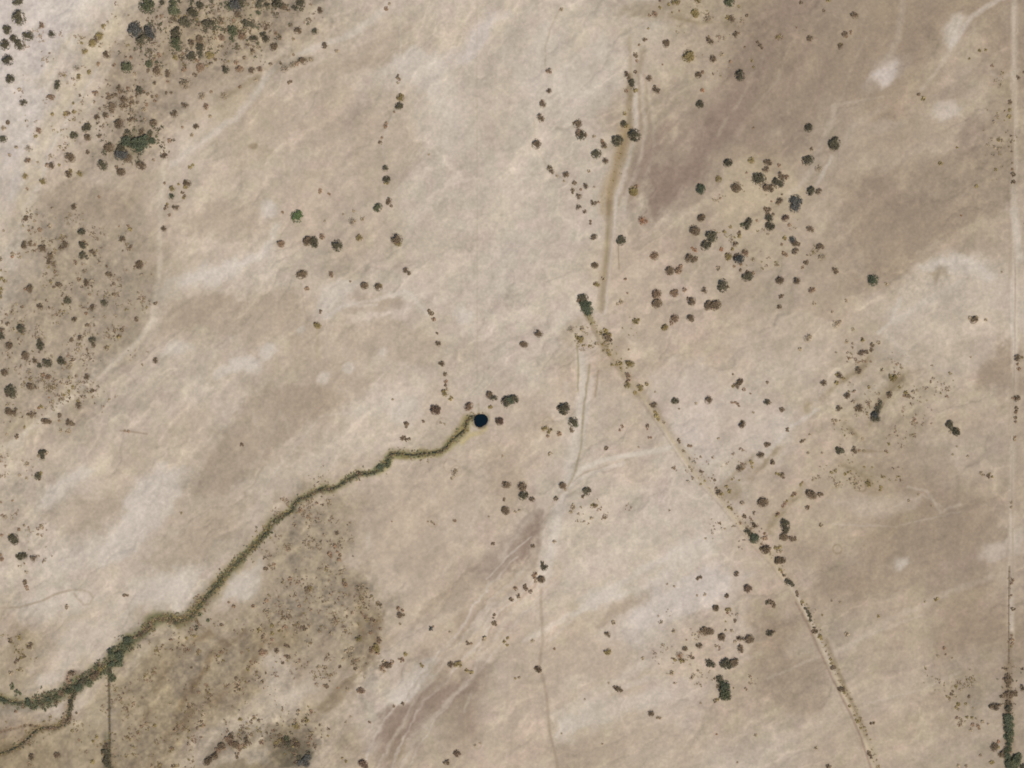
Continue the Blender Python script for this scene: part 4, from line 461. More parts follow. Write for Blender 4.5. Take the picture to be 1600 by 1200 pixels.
# neighbourhoods used to tell the plants apart: x, y, where
SEEDS = """25 30 on the pale flat in the upper-left corner|25 80 on the upper-left pale flat, lower row|20 190 by the left edge on pale flat|85 60 on bare pale soil left of sandy strip|90 140 alone on pale flat beside the sandy strip
150 62 on the sandy strip beside the top thicket|125 105 midway down the sandy strip|105 180 in the lower sandy strip|60 210 below the pale flat near sandy strip|60 265 at the foot of the sandy strip|110 265 right of the sandy strip's foot|115 210 left of the green clump
222 52 in the blackish knot left of thicket|230 8 at the top thicket's left tip|270 12 along the upper rim of thicket's left|300 25 in the thicket's upper left|275 60 in the thicket's left side|308 68 near the thicket's centre|310 88 on the thicket's lower left fringe|370 10 in the thicket's upper middle|365 52 in the thicket's middle|395 55 in the thicket's right middle|395 80 on the thicket's lower right fringe
410 10 in the thicket's upper right|440 8 around the thicket's top right mass|470 15 at the thicket's right tip|415 60 in the thicket's right fringe|465 50 outside the thicket's right end|425 72 below the thicket's right fringe|460 95 on the dark streak below the thicket|400 108 left along the dark streak below thicket|525 80 on pale sand right of dark streak|605 10 on bare sand at the top edge
200 105 above the curved scrub lines|240 108 right above the curved scrub lines|290 125 on sand under the thicket|365 108 under the thicket's right half|215 142 on the upper curved scrub line|180 155 at the curved scrub's left end|235 152 at the curved scrub's right end|205 175 under the curved scrub lines|165 182 at the seam left of curved scrub|275 170 on open sand right of curved scrub|320 160 farther right of curved scrub|305 200 on sand right of green clump
190 193 just above the green clump|230 200 on the green clump's upper side|215 222 inside the dense green clump|190 240 in the clump's lower left mass|165 258 below the green clump|215 258 under the green clump's right side|135 205 in the small group left of clump|110 245 beside the foot of the strip
280 290 in the ragged shrub ring|275 320 under the ragged shrub ring|255 357 alone by the pale track bend|295 262 above the ragged shrub ring
115 322 at the top of grey scrub field|40 340 at the grey field's upper left|40 383 on the grey field's left rim|75 390 in the grey field's upper clump|100 385 in the grey field's upper centre|128 375 in the upper dark column of field|135 400 under the upper dark column|195 365 right above the grey scrub field|215 413 off the grey field's right rim|20 398 by the left sandy edge|5 440 at the yellow patch by left edge|45 450 in the grey field's left middle|90 445 in the grey field's centre|135 440 right of the grey field's centre|175 440 on the grey field's right side|105 470 in the grey field's lower centre|155 475 on the grey field's lower right|190 515 off the grey field's lower right|60 478 left in the grey field's lower half|30 512 at the lower left of grey field|120 530 in the lower middle of grey field|145 535 right in the lower grey field|60 535 in the grey field's dark lower row|40 555 on the grey field's lower left|95 563 in the grey field's lowest rows|70 570 in the bottom clump of grey field|10 582 at the field's bottom left|135 590 beside the grey field's last rows|242 474 by the pale track's lower bend|242 563 alone right of the grey field
15 612 in the faded blotch by left edge|47 604 right of the left edge blotch|15 643 in the left dashed row|48 648 in the middle of dashed row|72 657 in the dashed row's centre|108 660 at the dashed row's right end|120 630 above the dashed row's right end|142 610 alone above the dashed row|65 635 on the sandy slant above row|100 610 on the slanted sandy track|30 680 alone below the dashed row|65 712 in the tall pair below the row|58 745 under the tall pair|200 674 at the short dark dash on sand|378 695 alone on the wide left plain|283 800 on the pale silt's right rim
22 843 in the left edge trio|35 868 in the left trio's lower pair|55 872 right below the left edge trio|60 823 right above the left edge trio|5 872 on the left edge by trio
40 915 near the loop track|104 948 below the loop track|196 930 alone right of the loop track|22 1000 above the yellow flat|42 1012 on the yellow flat|30 1030 on the yellow flat's lower part|20 1075 on the green spur above creek|40 1110 between creek and branch
5 1093 at the creek's left end|45 1097 on the creek near left edge|80 1090 on the creek's low left bend|100 1078 in the creek's leafy lower left|125 1070 in the creek's fork thicket|108 1055 in the brown patch above fork|150 1050 in the creek right of fork|175 1020 in the lush creek jungle|195 1005 in the upper lush creek jungle|180 1040 under the lush creek jungle|172 1060 where ditch leaves the creek|220 990 on the creek above the jungle|265 968 on the creek's flat bend|310 945 on the creek's slope above bend|340 910 on the creek's long slope
112 1100 on the branch stream's top|108 1120 on the branch stream's middle|90 1135 on the branch stream's bend|45 1135 on the branch stream's left run|50 1183 in the yellow ground at bottom left|87 1180 right in the bottom-left yellow ground|165 1170 at the ditch's dark foot|145 1185 left of the ditch's foot|145 1155 between branch and ditch
307 982 below the creek slope|345 977 right below the creek slope|300 1000 on olive soil below the slope|345 1020 in the mottled olive ground|370 1060 right in mottled olive ground|315 1075 in lower mottled ground|240 1135 in the bottom olive ground|315 1127 above the dark smudge|270 1197 at the bottom edge left of smudge|325 1187 in the dark smudge's left arm|345 1160 in the dark smudge's middle|370 1160 in the dark smudge's right|385 1158 at the dark smudge's right tip
365 945 left of the scrub belt|415 890 above the scrub belt's left|470 800 in the scrub belt's top|460 820 left in scrub belt's top|525 835 on the belt's straight right edge|520 860 at the belt's ring shapes|525 875 under the belt's ring shapes|480 920 in the scrub belt's upper left|540 912 in the scrub belt's upper right|560 935 in the belt's dark right arm|420 960 in the belt's left|470 950 mid scrub belt|420 990 in belt's olive left|450 985 mid left scrub belt|440 1012 in the three-dot group of belt|450 1025 below the three-dot group|410 1020 left of three-dot group|500 975 in the belt's middle|575 965 right of the belt's dark arm|580 990 on the belt's lower right|590 1010 in the belt's lower dark mass|545 1020 in the belt's pale blotches|530 1042 under the belt's pale blotches|605 1040 in the ragged disc right of belt|630 1028 right of the ragged disc|625 955 in the pair right of belt|592 945 between belt and the pair
510 1072 on the pale tongue below belt|563 1078 right of the tongue below belt|480 1112 above the bottom dark thicket|465 1135 just over the bottom dark thicket|445 1160 in the bottom thicket's upper part|462 1160 upper right in bottom thicket|470 1188 in the bottom bluish mass|435 1165 left in bottom thicket|408 1160 left of the bottom thicket|540 1190 right of the bottom thicket|567 1193 at the bottom edge below the mauve tongue|620 1103 at the mauve tongue's head|577 1128 left of the mauve tongue
672 982 alone on sand in lower middle|735 1005 on the slanted silt, lower middle|772 965 on the slanted silt's pair|757 998 below the slanted pair|705 1038 in the side-by-side pair|735 1047 right of side-by-side pair|790 1002 on yellow specks, lower middle|713 1177 near the bottom edge, right of mauve tongue|697 1192 at the bottom edge, right of mauve tongue|745 1160 right of the bottom brown shrub
845 905 at the top of the small dotted group|820 918 in the small dotted group|805 930 at the dotted group's lower left|832 922 right in the dotted group|797 937 at the dotted group's bottom|850 885 over the small dotted group|832 855 at the wash's brown flank|866 847 beside the pale lower wash|770 850 at the mauve wash's left tip|710 815 alone on the central lower plain|676 815 at the faint ring on plain
840 1045 at the grey track's middle|866 1013 right of the grey track|832 1002 left of the grey track|948 990 in the stacked pair, upper one|948 1018 in the stacked pair, lower one|958 970 above the stacked pair|1004 1028 right of the stacked pair|965 1077 in the slanting dash|950 1067 left above the slanting dash|1020 1115 in the twin dots near bottom|1050 985 left of the southern grove|812 1060 by the left of grey track
1093 903 above the southern grove|1095 928 in specks above southern grove|1136 932 at the southern grove's top|1118 950 in the southern grove's upper left|1137 955 in the southern grove's upper middle|1147 970 on the grove's upper right|1103 986 at the grove's wide twin blob|1127 995 in the southern grove's centre|1158 997 in the grove's right side|1170 998 at the grove's right tip|1156 1012 in the grove's lower right|1140 985 in the grove's faint middle|1070 1014 left in the southern grove|1092 1009 left of grove's centre|1081 1027 below the grove's left dots|1062 1028 on the rusty patch of grove|1050 1052 under the rusty patch|1109 1036 at the grove's lower dark pair|1137 1036 in the grove's broad dark mass|1148 1035 right in grove's broad mass|1125 1060 at the top of grove's dark tail|1132 1075 in the grove's dark tail|1133 1088 at the bottom of grove's tail|1118 1094 left of the grove's tail|1166 918 on bare soil above grove|1150 896 above the bare soil dot|1202 942 left of the track, north of gap|1203 989 left of the track, south of gap|1180 1149 on sand below the grove
620 122 at the upper line's first dot|624 158 in the upper line's stacked pair|602 195 in the upper line's faint middle|595 222 under the upper line's faint middle|602 263 in the upper line's lower part|603 282 at the upper line's lower end|606 318 beside the green bush on line|500 298 on sand above the bright bush
462 338 at the bright green bush|440 332 left of the bright green bush|590 324 at the upper line's foot|550 340 on the faded stain between bushes|438 380 at the row's left end|487 376 in the row's dark triplet|503 370 right above the dark triplet|526 383 right of the dark triplet|562 372 between the row's two round bushes|618 374 at the row's right end|472 428 below the row's left half|517 428 under the row's middle|480 451 at the edge of white silt|570 446 in the twin dots on silt rim|592 448 right in twin dots|636 423 above the white silt curve|500 487 under the white silt|495 508 below the white silt|673 488 at the lower line's top|678 498 just under lower line's top|684 522 in the lower line's middle|684 536 lower in the lower line|690 568 farther down the lower line|695 585 near the lower line's foot|697 608 at the lower line's foot|703 622 at the line's foot, right
680 639 left of the creek head|732 634 just above the creek head|765 618 in the pair above the pool|791 624 in the dark bunch over the pool|780 657 right of the spring pool|766 636 right above the spring pool|636 663 in specks left of creek head|633 685 in the dash above the creek|661 658 near the specks left of creek|692 661 inside the faint ring by creek|707 738 in the faded ring below creek|597 730 in the creek's bright green bend|560 740 on the creek after green bend|820 538 in the diagonal twins, lower|840 520 in the diagonal twins, upper|880 638 in the dark pair by pale wash|895 660 lower in pair by pale wash|855 672 on yellow stain beside pale wash|874 678 right on yellow stain|860 708 under the yellow stain
790 757 in the square group, upper left|816 758 in the square group, upper right|817 773 in the square group, lower right|790 797 in the square group, bottom|788 780 in the square group, left speck|830 780 at the square group's tail|879 758 at the wash crossing, left|916 767 at the wash crossing, right|869 779 below the wash crossing|929 789 right below the wash crossing|892 800 on the stony wash bed|924 809 farther below the wash crossing|812 798 under the square group
877 18 at the long dotted curve's top|857 111 on the dotted curve's upper run|857 142 on the dotted curve's second run|847 163 at the dotted curve's middle|844 185 below the dotted curve's middle|837 225 at the dotted curve's turn|860 264 under the dotted curve's turn|884 273 on the dotted curve's lower run|900 290 at the dotted curve's end|915 290 right of dotted curve's end|903 193 at the top of the centre staircase|906 208 in the centre staircase|928 213 right in centre staircase|942 225 at staircase's right step|931 241 below the centre staircase|946 251 at the foot of the staircase|920 267 in specks under the staircase
964 219 left of the olive wash|974 194 at the olive wash's head|990 210 right of the olive wash|978 178 on the line into olive wash|986 130 on the broken line above wash|980 117 upper on the broken line|992 90 on the broken line's middle|1003 65 at the broken line's top|1014 122 right of the broken line|1025 140 lower right of broken line|1040 68 between top rows|1020 22 at the top olive band's left|1050 5 in the top olive band|1085 20 right of top olive band|1138 3 at the top edge, green|1138 30 below the green top shrub|1105 30 faded, right of olive band|1148 55 alone right of the olive band|1108 62 on the slanting dash, upper right|1074 88 left of the upper right specks|1115 92 among upper right specks|1138 96 right among upper right specks|1187 72 on the mauve slope dash|1090 117 over the red dot|1097 142 at the red dot|1093 163 below the red dot|1155 118 on the mauve slope|1175 100 above mauve slope shrub
904 305 in the lower dotted cluster|903 323 lower in dotted cluster|928 317 right in dotted cluster|914 331 under the dotted cluster|922 348 on the dots beside wash|927 370 farther down beside wash|929 414 beside the lower wash|932 443 at the wash's narrow end|990 298 right of the wash's wide part|1004 344 rusty, right of wash|970 375 on the wash's right bank|977 436 in specks right of wash|970 472 right of the junction trees|993 502 right of junction, alone
912 472 at the dark junction trees|894 514 left of the track junction|908 528 on the stain below junction|947 525 at the track's start|950 550 on the track below its start|940 565 left below the track's start|983 568 along the track's first stretch|968 572 by the track's first stretch|981 590 right along first stretch|980 602 by the track's second bend|1000 605 right of track's second bend
1251 5 at the top edge, upper right|1290 15 near the top edge, right|1334 24 at the pale top strip|1320 53 below the pale top strip|1264 60 left below pale top strip|1311 72 lower on pale top strip
1261 199 in the dark triangle, left|1302 225 in the dark triangle, right|1267 233 inside the dark triangle|1261 250 in the dark triangle, bottom|1278 264 under the dark triangle|1265 298 right of main grove's top|1136 254 at the main grove's upper left|1173 251 among main grove's top dots|1198 254 at main grove's top|1184 280 in the main grove's dark core, upper|1150 293 left of main grove's core|1122 280 left above main grove|1094 297 green, left of main grove|1197 265 below main grove's top|1215 283 in main grove's bunch|1203 294 in main grove's lower bunch|1219 275 at main grove's bunch top|1218 258 over main grove's bunch
1241 318 at the grove's blue-grey trees|1217 317 left of blue-grey trees|1226 341 below the blue-grey trees|1202 345 in the grove's right column|1196 328 over the grove's right column|1168 347 in main grove's middle|1155 365 below main grove's middle|1140 358 in specks of main grove|1093 340 at the western pair, upper|1085 358 at the western pair, lower|1108 372 in the western dark twins|1086 390 red, below western twins|1149 381 above the grove's blue blob|1138 400 left of the grove's blue blob|1155 403 at the grove's blue blob|1165 394 right of the grove's blue blob|1177 405 faint, right of blue blob|1157 422 under the blue blob|1168 430 lower right of blue blob|1123 419 faint, left of blue blob|1128 388 small, left of grove's centre
1022 399 alone left of grove rows|1078 404 in the grove's short dash|1047 421 in the second row of grove|1061 420 right in grove's second row|1025 466 in the stacked brown twins|1053 457 in the third row of grove|1070 453 right in third row|1080 468 below the third row|1100 453 at third row's right|1128 446 dark, end of third row|1110 476 in the fourth row's twins|1053 498 in the grove's bottom row|1038 511 at grove's bottom left corner|1079 496 right in grove's bottom row
1265 357 right of the grove, upper|1235 377 in grove's right knot|1241 392 under grove's right knot|1226 397 left of grove's right knot|1281 386 at grove's right wing|1283 401 lower on grove's right wing|1258 412 below grove's right wing|1304 423 right of grove's right wing|1217 438 in the two-by-two dots, left|1243 438 in the two-by-two dots, right|1268 452 right of two-by-two dots|1219 462 under two-by-two dots|1217 480 lowest under two-by-two dots|1272 474 faint, right below grove|1362 437 alone on the tan plain|1385 443 faint by the lone teal bush|1321 470 faint on tan plain|1307 505 faded, lower tan plain|1262 527 faded, centre right plain|1520 498 on the pale right plain|1540 500 right on the pale right plain|1500 337 red speck on brown plain|1565 425 on the pale silt, far right
1322 533 faint, over the eastern cluster|1347 532 at the eastern cluster's top|1362 540 right at eastern cluster's top|1348 551 in the eastern cluster|1326 560 left of eastern cluster|1355 563 below eastern cluster|1340 578 under the eastern cluster|1311 586 left under eastern cluster|1286 598 at the olive slant|1310 600 on the olive slant|1395 590 in the olive arc|1377 578 above the olive arc|1372 535 right of eastern cluster
1054 626 in the trio right of track, first|1106 624 in the trio right of track, second|1159 662 in the trio, third|1150 602 over the small hook|1150 632 at the small hook|1198 600 right of the hook, top|1197 628 right of the hook|1221 640 farther right of the hook|1022 632 on the track's second stretch|1025 650 on the yellow stretch of track|992 613 beside the track's second stretch|1010 667 left below yellow stretch|970 668 in the dash inside the fork|948 700 at the curved pale track|1015 683 faint left of track|1061 689 right of track's third stretch|1078 697 farther right of third stretch|1095 736 at track's pale stretch|1068 704 on track's third stretch|1038 660 faint right of track
1155 731 below the slanting dots|1187 710 on slanting dots' middle|1197 694 at slanting dots' top|1173 722 on slanting dots' lower part|1230 671 right of slanting dots' top|1253 688 faint right of slanting dots|1207 721 right of the slanting dots|1220 742 on the short red-brown dash|1122 768 at the yellow track knot|1140 765 right of yellow knot|1142 792 under the yellow knot|1160 785 faint right of yellow knot|1115 750 over the yellow knot|1191 783 alone right of yellow knot|1162 806 along track after yellow knot|1178 820 right along track after knot|1173 838 in the green pair by track|1195 838 right of green pair|1195 857 in the track-side dark bunch|1150 898 left of the lower track
1225 820 in the dark upright cluster|1225 838 lower in upright cluster|1238 841 right foot of upright cluster|1215 802 at upright cluster's top arc|1226 786 on the arc above upright cluster|1241 772 at the arc's upper end|1266 772 at the round tree by arc|1282 773 right of round tree|1261 792 under the round tree|1282 820 alone below round tree|1265 750 faint over the round tree|1217 858 under upright cluster|1219 875 on the track under upright cluster|1219 893 beside track's lower bend
1322 618 in the pebble group, top|1309 638 in pebble group, left|1340 637 in pebble group, right|1332 627 in the pebble group's middle|1303 658 under the pebble group|1388 615 above the dark streak|1415 616 right above the dark streak|1370 635 in the dark streak's top|1366 650 in the dark streak's foot|1482 665 at the lone dark pair|1310 704 in the dashed bar's left|1337 704 in the dashed bar's middle|1384 705 at the dashed bar's end|1347 685 above the dashed bar|1310 740 in faint strokes under the bar|1306 757 in faint ring under the bar|1350 757 at the olive ring|1376 763 right of the olive ring|1540 742 at the faint far-right disc|1490 705 above faint far-right disc|1430 780 on stony pale loops
1236 912 below the lower bend, right bank|1245 928 on the right bank, upper|1255 943 on the right bank's specks|1264 960 in the long right bank hedge|1273 986 at the hedge's end|1282 997 beyond the hedge's end|1323 991 faint right of hedge's end|1300 1040 on the lower right bank|1316 1077 at the bank's olive bush|1330 1105 on bank's last stretch|1340 1128 low on bank's last stretch|1363 1130 right of bank's last stretch|1359 1180 at the track's bottom|1295 1197 at the bottom edge left of track|1275 1170 faint, left of track bottom|1205 942 at left pair west of the hedge|1204 988 at lower pair west of hedge|1310 945 faint, right of upper bank|1463 936 faint on the lower right plain|1472 1015 in specks of lower right plain|1372 962 faint, middle lower right plain
1549 102 on far right stones|1590 120 near right edge, upper|1577 160 at top of right fence line|1576 183 second on right fence line|1560 218 left of right fence line|1580 215 on right fence line's dots|1582 273 at right fence line's foot|1468 255 alone left of fence line|1525 290 faint by fence line's foot|1440 150 at pale wash's twin specks|1530 80 on stained stones, far right|1495 232 faint, brown far right|1589 560 on the right strip, upper|1590 575 under right strip upper|1586 622 in right strip's dark top|1586 640 in right strip's dark middle|1586 655 lower right strip|1585 685 at right strip's faint foot|1580 790 on right strip, faint pair|1580 905 at right ditch's top|1582 951 on right ditch's side|1580 1000 by right ditch's lower end|1597 1045 right edge by ditch's end
1572 1045 over the right dark hedge|1574 1060 in right hedge's brown top|1575 1085 in right hedge's crossing|1553 1103 left arm of right hedge|1575 1105 in right hedge's neck|1575 1130 in right hedge's green middle|1577 1150 in right hedge's lower green|1555 1165 left of right hedge's foot|1570 1178 in right hedge's foot|1587 1185 in right hedge's broad foot|1598 1075 right of right hedge's crossing|1597 1197 at bottom right corner|1490 1078 in faint ring left of hedge|1513 1089 between ring and hedge|1497 1105 under faint ring|1515 1120 faint under ring|1520 1135 in faint pair left of hedge|1535 1128 right of faint pair|1550 1190 bottom edge left of hedge|1500 1197 faint at bottom edge"""
# ---------------------------------------------------------------- helpers
def material(name, rough=0.9):
    m = bpy.data.materials.new(name); m.use_nodes = True
    b = m.node_tree.nodes['Principled BSDF']; b.inputs['Roughness'].default_value = rough
    b.inputs['Specular IOR Level'].default_value = 0.15
    return m, m.node_tree, b
def node(t, kind, **kw):
    n = t.nodes.new(kind)
    for k, v in kw.items(): setattr(n, k, v)
    return n
def link_mesh(name, verts, faces, mats, parent=None, matidx=None):
    me = bpy.data.meshes.new(name); me.from_pydata([tuple(v) for v in verts], [], faces)
    for m in mats: me.materials.append(m)
    if matidx is not None: me.polygons.foreach_set('material_index', matidx)
    me.update(); o = bpy.data.objects.new(name, me); C.objects.link(o); o.parent = parent
    return o
def bulk_mesh(name, co, quads, mats, matidx=None):
    me = bpy.data.meshes.new(name); co = np.asarray(co, np.float32); quads = np.asarray(quads, np.int32)
    me.vertices.add(len(co)); me.vertices.foreach_set('co', co.ravel())
    me.loops.add(quads.size); me.loops.foreach_set('vertex_index', quads.ravel())
    me.polygons.add(len(quads)); me.polygons.foreach_set('loop_start', np.arange(0, quads.size, 4, dtype=np.int32))
    me.polygons.foreach_set('loop_total', np.full(len(quads), 4, np.int32))
    if matidx is not None: me.polygons.foreach_set('material_index', np.asarray(matidx, np.int32))
    for m in mats: me.materials.append(m)
    me.update(calc_edges=True); o = bpy.data.objects.new(name, me); C.objects.link(o)
    return o

# ---------------------------------------------------------------- ground material: soil colour times fine grain
gm, t, b = material('desert_soil', 0.95)
at = node(t, 'ShaderNodeAttribute', attribute_name='soil')
tc = node(t, 'ShaderNodeTexCoord')
n1 = node(t, 'ShaderNodeTexNoise'); n1.inputs['Scale'].default_value = 0.42; n1.inputs['Detail'].default_value = 5; n1.inputs['Roughness'].default_value = .65
n2 = node(t, 'ShaderNodeTexNoise'); n2.inputs['Scale'].default_value = 0.11; n2.inputs['Detail'].default_value = 3
mp = node(t, 'ShaderNodeMapping'); mp.inputs['Rotation'].default_value[2] = math.radians(-48); mp.inputs['Scale'].default_value = (1, .28, 1)
t.links.new(tc.outputs['Object'], n1.inputs['Vector']); t.links.new(tc.outputs['Object'], mp.inputs['Vector']); t.links.new(mp.outputs[0], n2.inputs['Vector'])
r1 = node(t, 'ShaderNodeMapRange'); r1.inputs[1].default_value = .3; r1.inputs[2].default_value = .7; r1.inputs[3].default_value = .885; r1.inputs[4].default_value = 1.10
r2 = node(t, 'ShaderNodeMapRange'); r2.inputs[1].default_value = .3; r2.inputs[2].default_value = .7; r2.inputs[3].default_value = .955; r2.inputs[4].default_value = 1.045
t.links.new(n1.outputs[0], r1.inputs[0]); t.links.new(n2.outputs[0], r2.inputs[0])
mu = node(t, 'ShaderNodeMath', operation='MULTIPLY'); t.links.new(r1.outputs[0], mu.inputs[0]); t.links.new(r2.outputs[0], mu.inputs[1])
vm = node(t, 'ShaderNodeVectorMath', operation='SCALE'); t.links.new(at.outputs['Color'], vm.inputs[0]); t.links.new(mu.outputs[0], vm.inputs['Scale'])
t.links.new(vm.outputs[0], b.inputs['Base Color'])
bp = node(t, 'ShaderNodeBump'); bp.inputs['Distance'].default_value = .12; bp.inputs['Strength'].default_value = .5
t.links.new(n1.outputs[0], bp.inputs['Height']); t.links.new(bp.outputs[0], b.inputs['Normal'])
def paint(me, rgb):
    a = me.color_attributes.new('soil', 'FLOAT_COLOR', 'POINT')
    a.data.foreach_set('color', np.concatenate([rgb, np.ones((len(rgb), 1))], 1).astype(np.float32).ravel())

# ---------------------------------------------------------------- ground: one sheet, fine inside, reaching the horizon outside
far = np.array([40, 120, 300, 700, 1500, 3500, 8000, 20000, 50000], float) / S
ex = np.concatenate([gx[0] - far[::-1], gx, gx[-1] + far]); ey = np.concatenate([gy[0] - far[::-1], gy, gy[-1] + far])
EX, EY = np.meshgrid(ex, ey)
ez = bil(Z, EX, EY); ec = bil(IMG, EX, EY)
outside = np.clip(np.maximum(np.maximum(-M - EX, EX - 1600 - M), np.maximum(-M - EY, EY - 1200 - M)) / 300, 0, 1)[..., None]
ec = ec * (1 - outside) + np.array(PAL['B']) / 255 * outside
nx, ny = len(ex), len(ey)
idx = np.arange(nx * ny).reshape(ny, nx)
q = np.stack([idx[1:, :-1], idx[1:, 1:], idx[:-1, 1:], idx[:-1, :-1]], -1).reshape(-1, 4)
g = bulk_mesh('ground', np.stack([wx(EX), wy(EY), ez], -1).reshape(-1, 3), q, [gm])
g['kind'] = 'structure'
g.data.polygons.foreach_set('use_smooth', np.ones(len(q), bool))
paint(g.data, (lin(ec) * ALB).reshape(-1, 3))

# ---------------------------------------------------------------- ribbons that follow the ground (track, washes, water)
def smooth_path(pts, n=5):
    p = np.array(pts, float); out = []
    for i in range(len(p) - 1):
        a, b_, c, d = p[max(i - 1, 0)], p[i], p[i + 1], p[min(i + 2, len(p) - 1)]
        for k in range(n):
            s = k / n
            out.append(.5 * ((2 * b_) + (-a + c) * s + (2 * a - 5 * b_ + 4 * c - d) * s * s + (-a + 3 * b_ - 3 * c + d) * s ** 3))
    out.append(p[-1]); return np.array(out)
def ribbon(name, pts, width_px, lift, mat, soil=True, n=5, across=9, flat=False, wob=0.15, seed=1):
    p = smooth_path(pts, n); tg = np.gradient(p, axis=0); tg /= np.linalg.norm(tg, axis=1)[:, None] + 1e-9
    nr = np.stack([-tg[:, 1], tg[:, 0]], 1); rs = np.random.RandomState(seed)
    wob_ = 1 + wob * (rs.rand(len(p)) * 2 - 1)
    s = np.linspace(-.5, .5, across)
    px = p[:, None, 0] + nr[:, None, 0] * s[None] * width_px * wob_[:, None]; py = p[:, None, 1] + nr[:, None, 1] * s[None] * width_px * wob_[:, None]
    z = hz(px, py)
    if flat: z = np.repeat(hz(p[:, 0], p[:, 1])[:, None], across, 1)
    z = z + lift
    co = np.stack([wx(px), wy(py), z], -1).reshape(-1, 3)
    ii = np.arange(len(p) * across).reshape(len(p), across)
    qq = np.stack([ii[:-1, :-1], ii[1:, :-1], ii[1:, 1:], ii[:-1, 1:]], -1).reshape(-1, 4)
    a = co[qq[0]]; up = np.cross(a[1] - a[0], a[2] - a[0])[2]
    if up < 0: qq = qq[:, ::-1]
    o = bulk_mesh(name, co, qq, [mat]); o['kind'] = 'structure'
    o.data.polygons.foreach_set('use_smooth', np.ones(len(qq), bool))
    if soil: paint(o.data, (lin(bil(IMG, px, py)) * ALB).reshape(-1, 3))
    return o
ribbon('dirt_track', TRACK[1:], 9, .05, gm, wob=0)
ribbon('dry_wash', P('984,150 982,200 966,248 954,290 948,325 949,370 946,430 941,480'), 18, .05, gm, wob=0)
ribbon('pale_path', P('1052,700 990,710 940,720 912,732 892,748 880,766'), 9, .05, gm, wob=0)
ribbon('boundary_track', P('1584,-70 1584,100 1583,330 1585,480 1585,600 1581,760 1580,870'), 8, .05, gm, wob=0)
ribbon('footpath', P('846,1054 851,1072 855,1100 858,1140 866,1175 874,1215'), 5, .05, gm, wob=0)

wm, t, b = material('spring_water', 0.06)
b.inputs['Base Color'].default_value = (0.0025, 0.008, 0.012, 1); b.inputs['Specular IOR Level'].default_value = .5; b.inputs['IOR'].default_value = 1.33
wn = node(t, 'ShaderNodeTexNoise'); wn.inputs['Scale'].default_value = 1.5
wb = node(t, 'ShaderNodeBump'); wb.inputs['Strength'].default_value = .15; wb.inputs['Distance'].default_value = .05
wc = node(t, 'ShaderNodeTexCoord'); t.links.new(wc.outputs['Object'], wn.inputs['Vector'])
t.links.new(wn.outputs[0], wb.inputs['Height']); t.links.new(wb.outputs[0], b.inputs['Normal'])
cm, t, b = material('creek_water', 0.12)
b.inputs['Base Color'].default_value = (0.035, 0.034, 0.018, 1); b.inputs['Specular IOR Level'].default_value = .5
# pool
rs = np.random.RandomState(5); NA = 48
pz = float(hz(POOL[0] + 14, POOL[1] + 4)) - .35
co = [(wx(POOL[0]), wy(POOL[1]), pz)]
for k, rr in enumerate((.5, .85, 1.0)):
    for a in range(NA):
        th = 2 * math.pi * a / NA
        R = (POOL[2] * S + .35) * rr * (1 + .08 * math.sin(2 * th + .6) + .05 * math.sin(3 * th + 1) + .03 * math.sin(7 * th))
        co.append((wx(POOL[0]) + R * math.cos(th), wy(POOL[1]) + R * math.sin(th) * 1.02, pz))
fs = [(0, 1 + a, 1 + (a + 1) % NA) for a in range(NA)]
for k in range(2):
    for a in range(NA):
        fs.append((1 + k * NA + a, 1 + (k + 1) * NA + a, 1 + (k + 1) * NA + (a + 1) % NA, 1 + k * NA + (a + 1) % NA))
o = link_mesh('spring_pool', co, fs, [wm]); o['kind'] = 'structure'
ribbon('creek', CREEK, 2.6, .30, cm, soil=False, across=3, flat=True, wob=.3)
ribbon('side_creek', BRANCH, 2.4, .22, cm, soil=False, across=3, flat=True, wob=.35)

# ---------------------------------------------------------------- foliage materials
COL = {  # display tone of the leaves in sun
 'd': ((98, 90, 70), 'blackish-green'), 'g': ((99, 98, 72), 'deep green'), 't': ((89, 92, 70), 'dark teal-green'), 'G': ((102, 114, 74), 'bright green'),
 'b': ((148, 121, 95), 'brown'), 'n': ((122, 103, 80), 'dark grey-brown'), 'o': ((146, 127, 84), 'olive'), 's': ((94, 90, 82), 'blue-grey'),
 'l': ((164, 144, 115), 'pale faded'), 'r': ((152, 112, 82), 'rusty-brown'), 'k': ((116, 94, 76), 'dark brown')}
LM = {}
for k, (c, nm) in COL.items():
    m, t, b = material('leaf_' + nm.replace('-', '_').replace(' ', '_'), .8)
    ge = node(t, 'ShaderNodeNewGeometry'); oi = node(t, 'ShaderNodeObjectInfo')
    r = node(t, 'ShaderNodeMapRange'); r.inputs[3].default_value = .72; r.inputs[4].default_value = 1.32
    r_ = node(t, 'ShaderNodeMapRange'); r_.inputs[3].default_value = .85; r_.inputs[4].default_value = 1.18
    t.links.new(ge.outputs['Random Per Island'], r.inputs[0]); t.links.new(oi.outputs['Random'], r_.inputs[0])
    mm = node(t, 'ShaderNodeMath', operation='MULTIPLY'); t.links.new(r.outputs[0], mm.inputs[0]); t.links.new(r_.outputs[0], mm.inputs[1])
    v = node(t, 'ShaderNodeVectorMath', operation='SCALE'); v.inputs[0].default_value = tuple(lin(np.array(c) / 255.) * 1.0)
    t.links.new(mm.outputs[0], v.inputs['Scale']); t.links.new(v.outputs[0], b.inputs['Base Color'])
    LM[k] = m
tm, t, b = material('grey_bark', .9); b.inputs['Base Color'].default_value = (.13, .10, .075, 1)
tn = node(t, 'ShaderNodeTexNoise'); tn.inputs['Scale'].default_value = 6
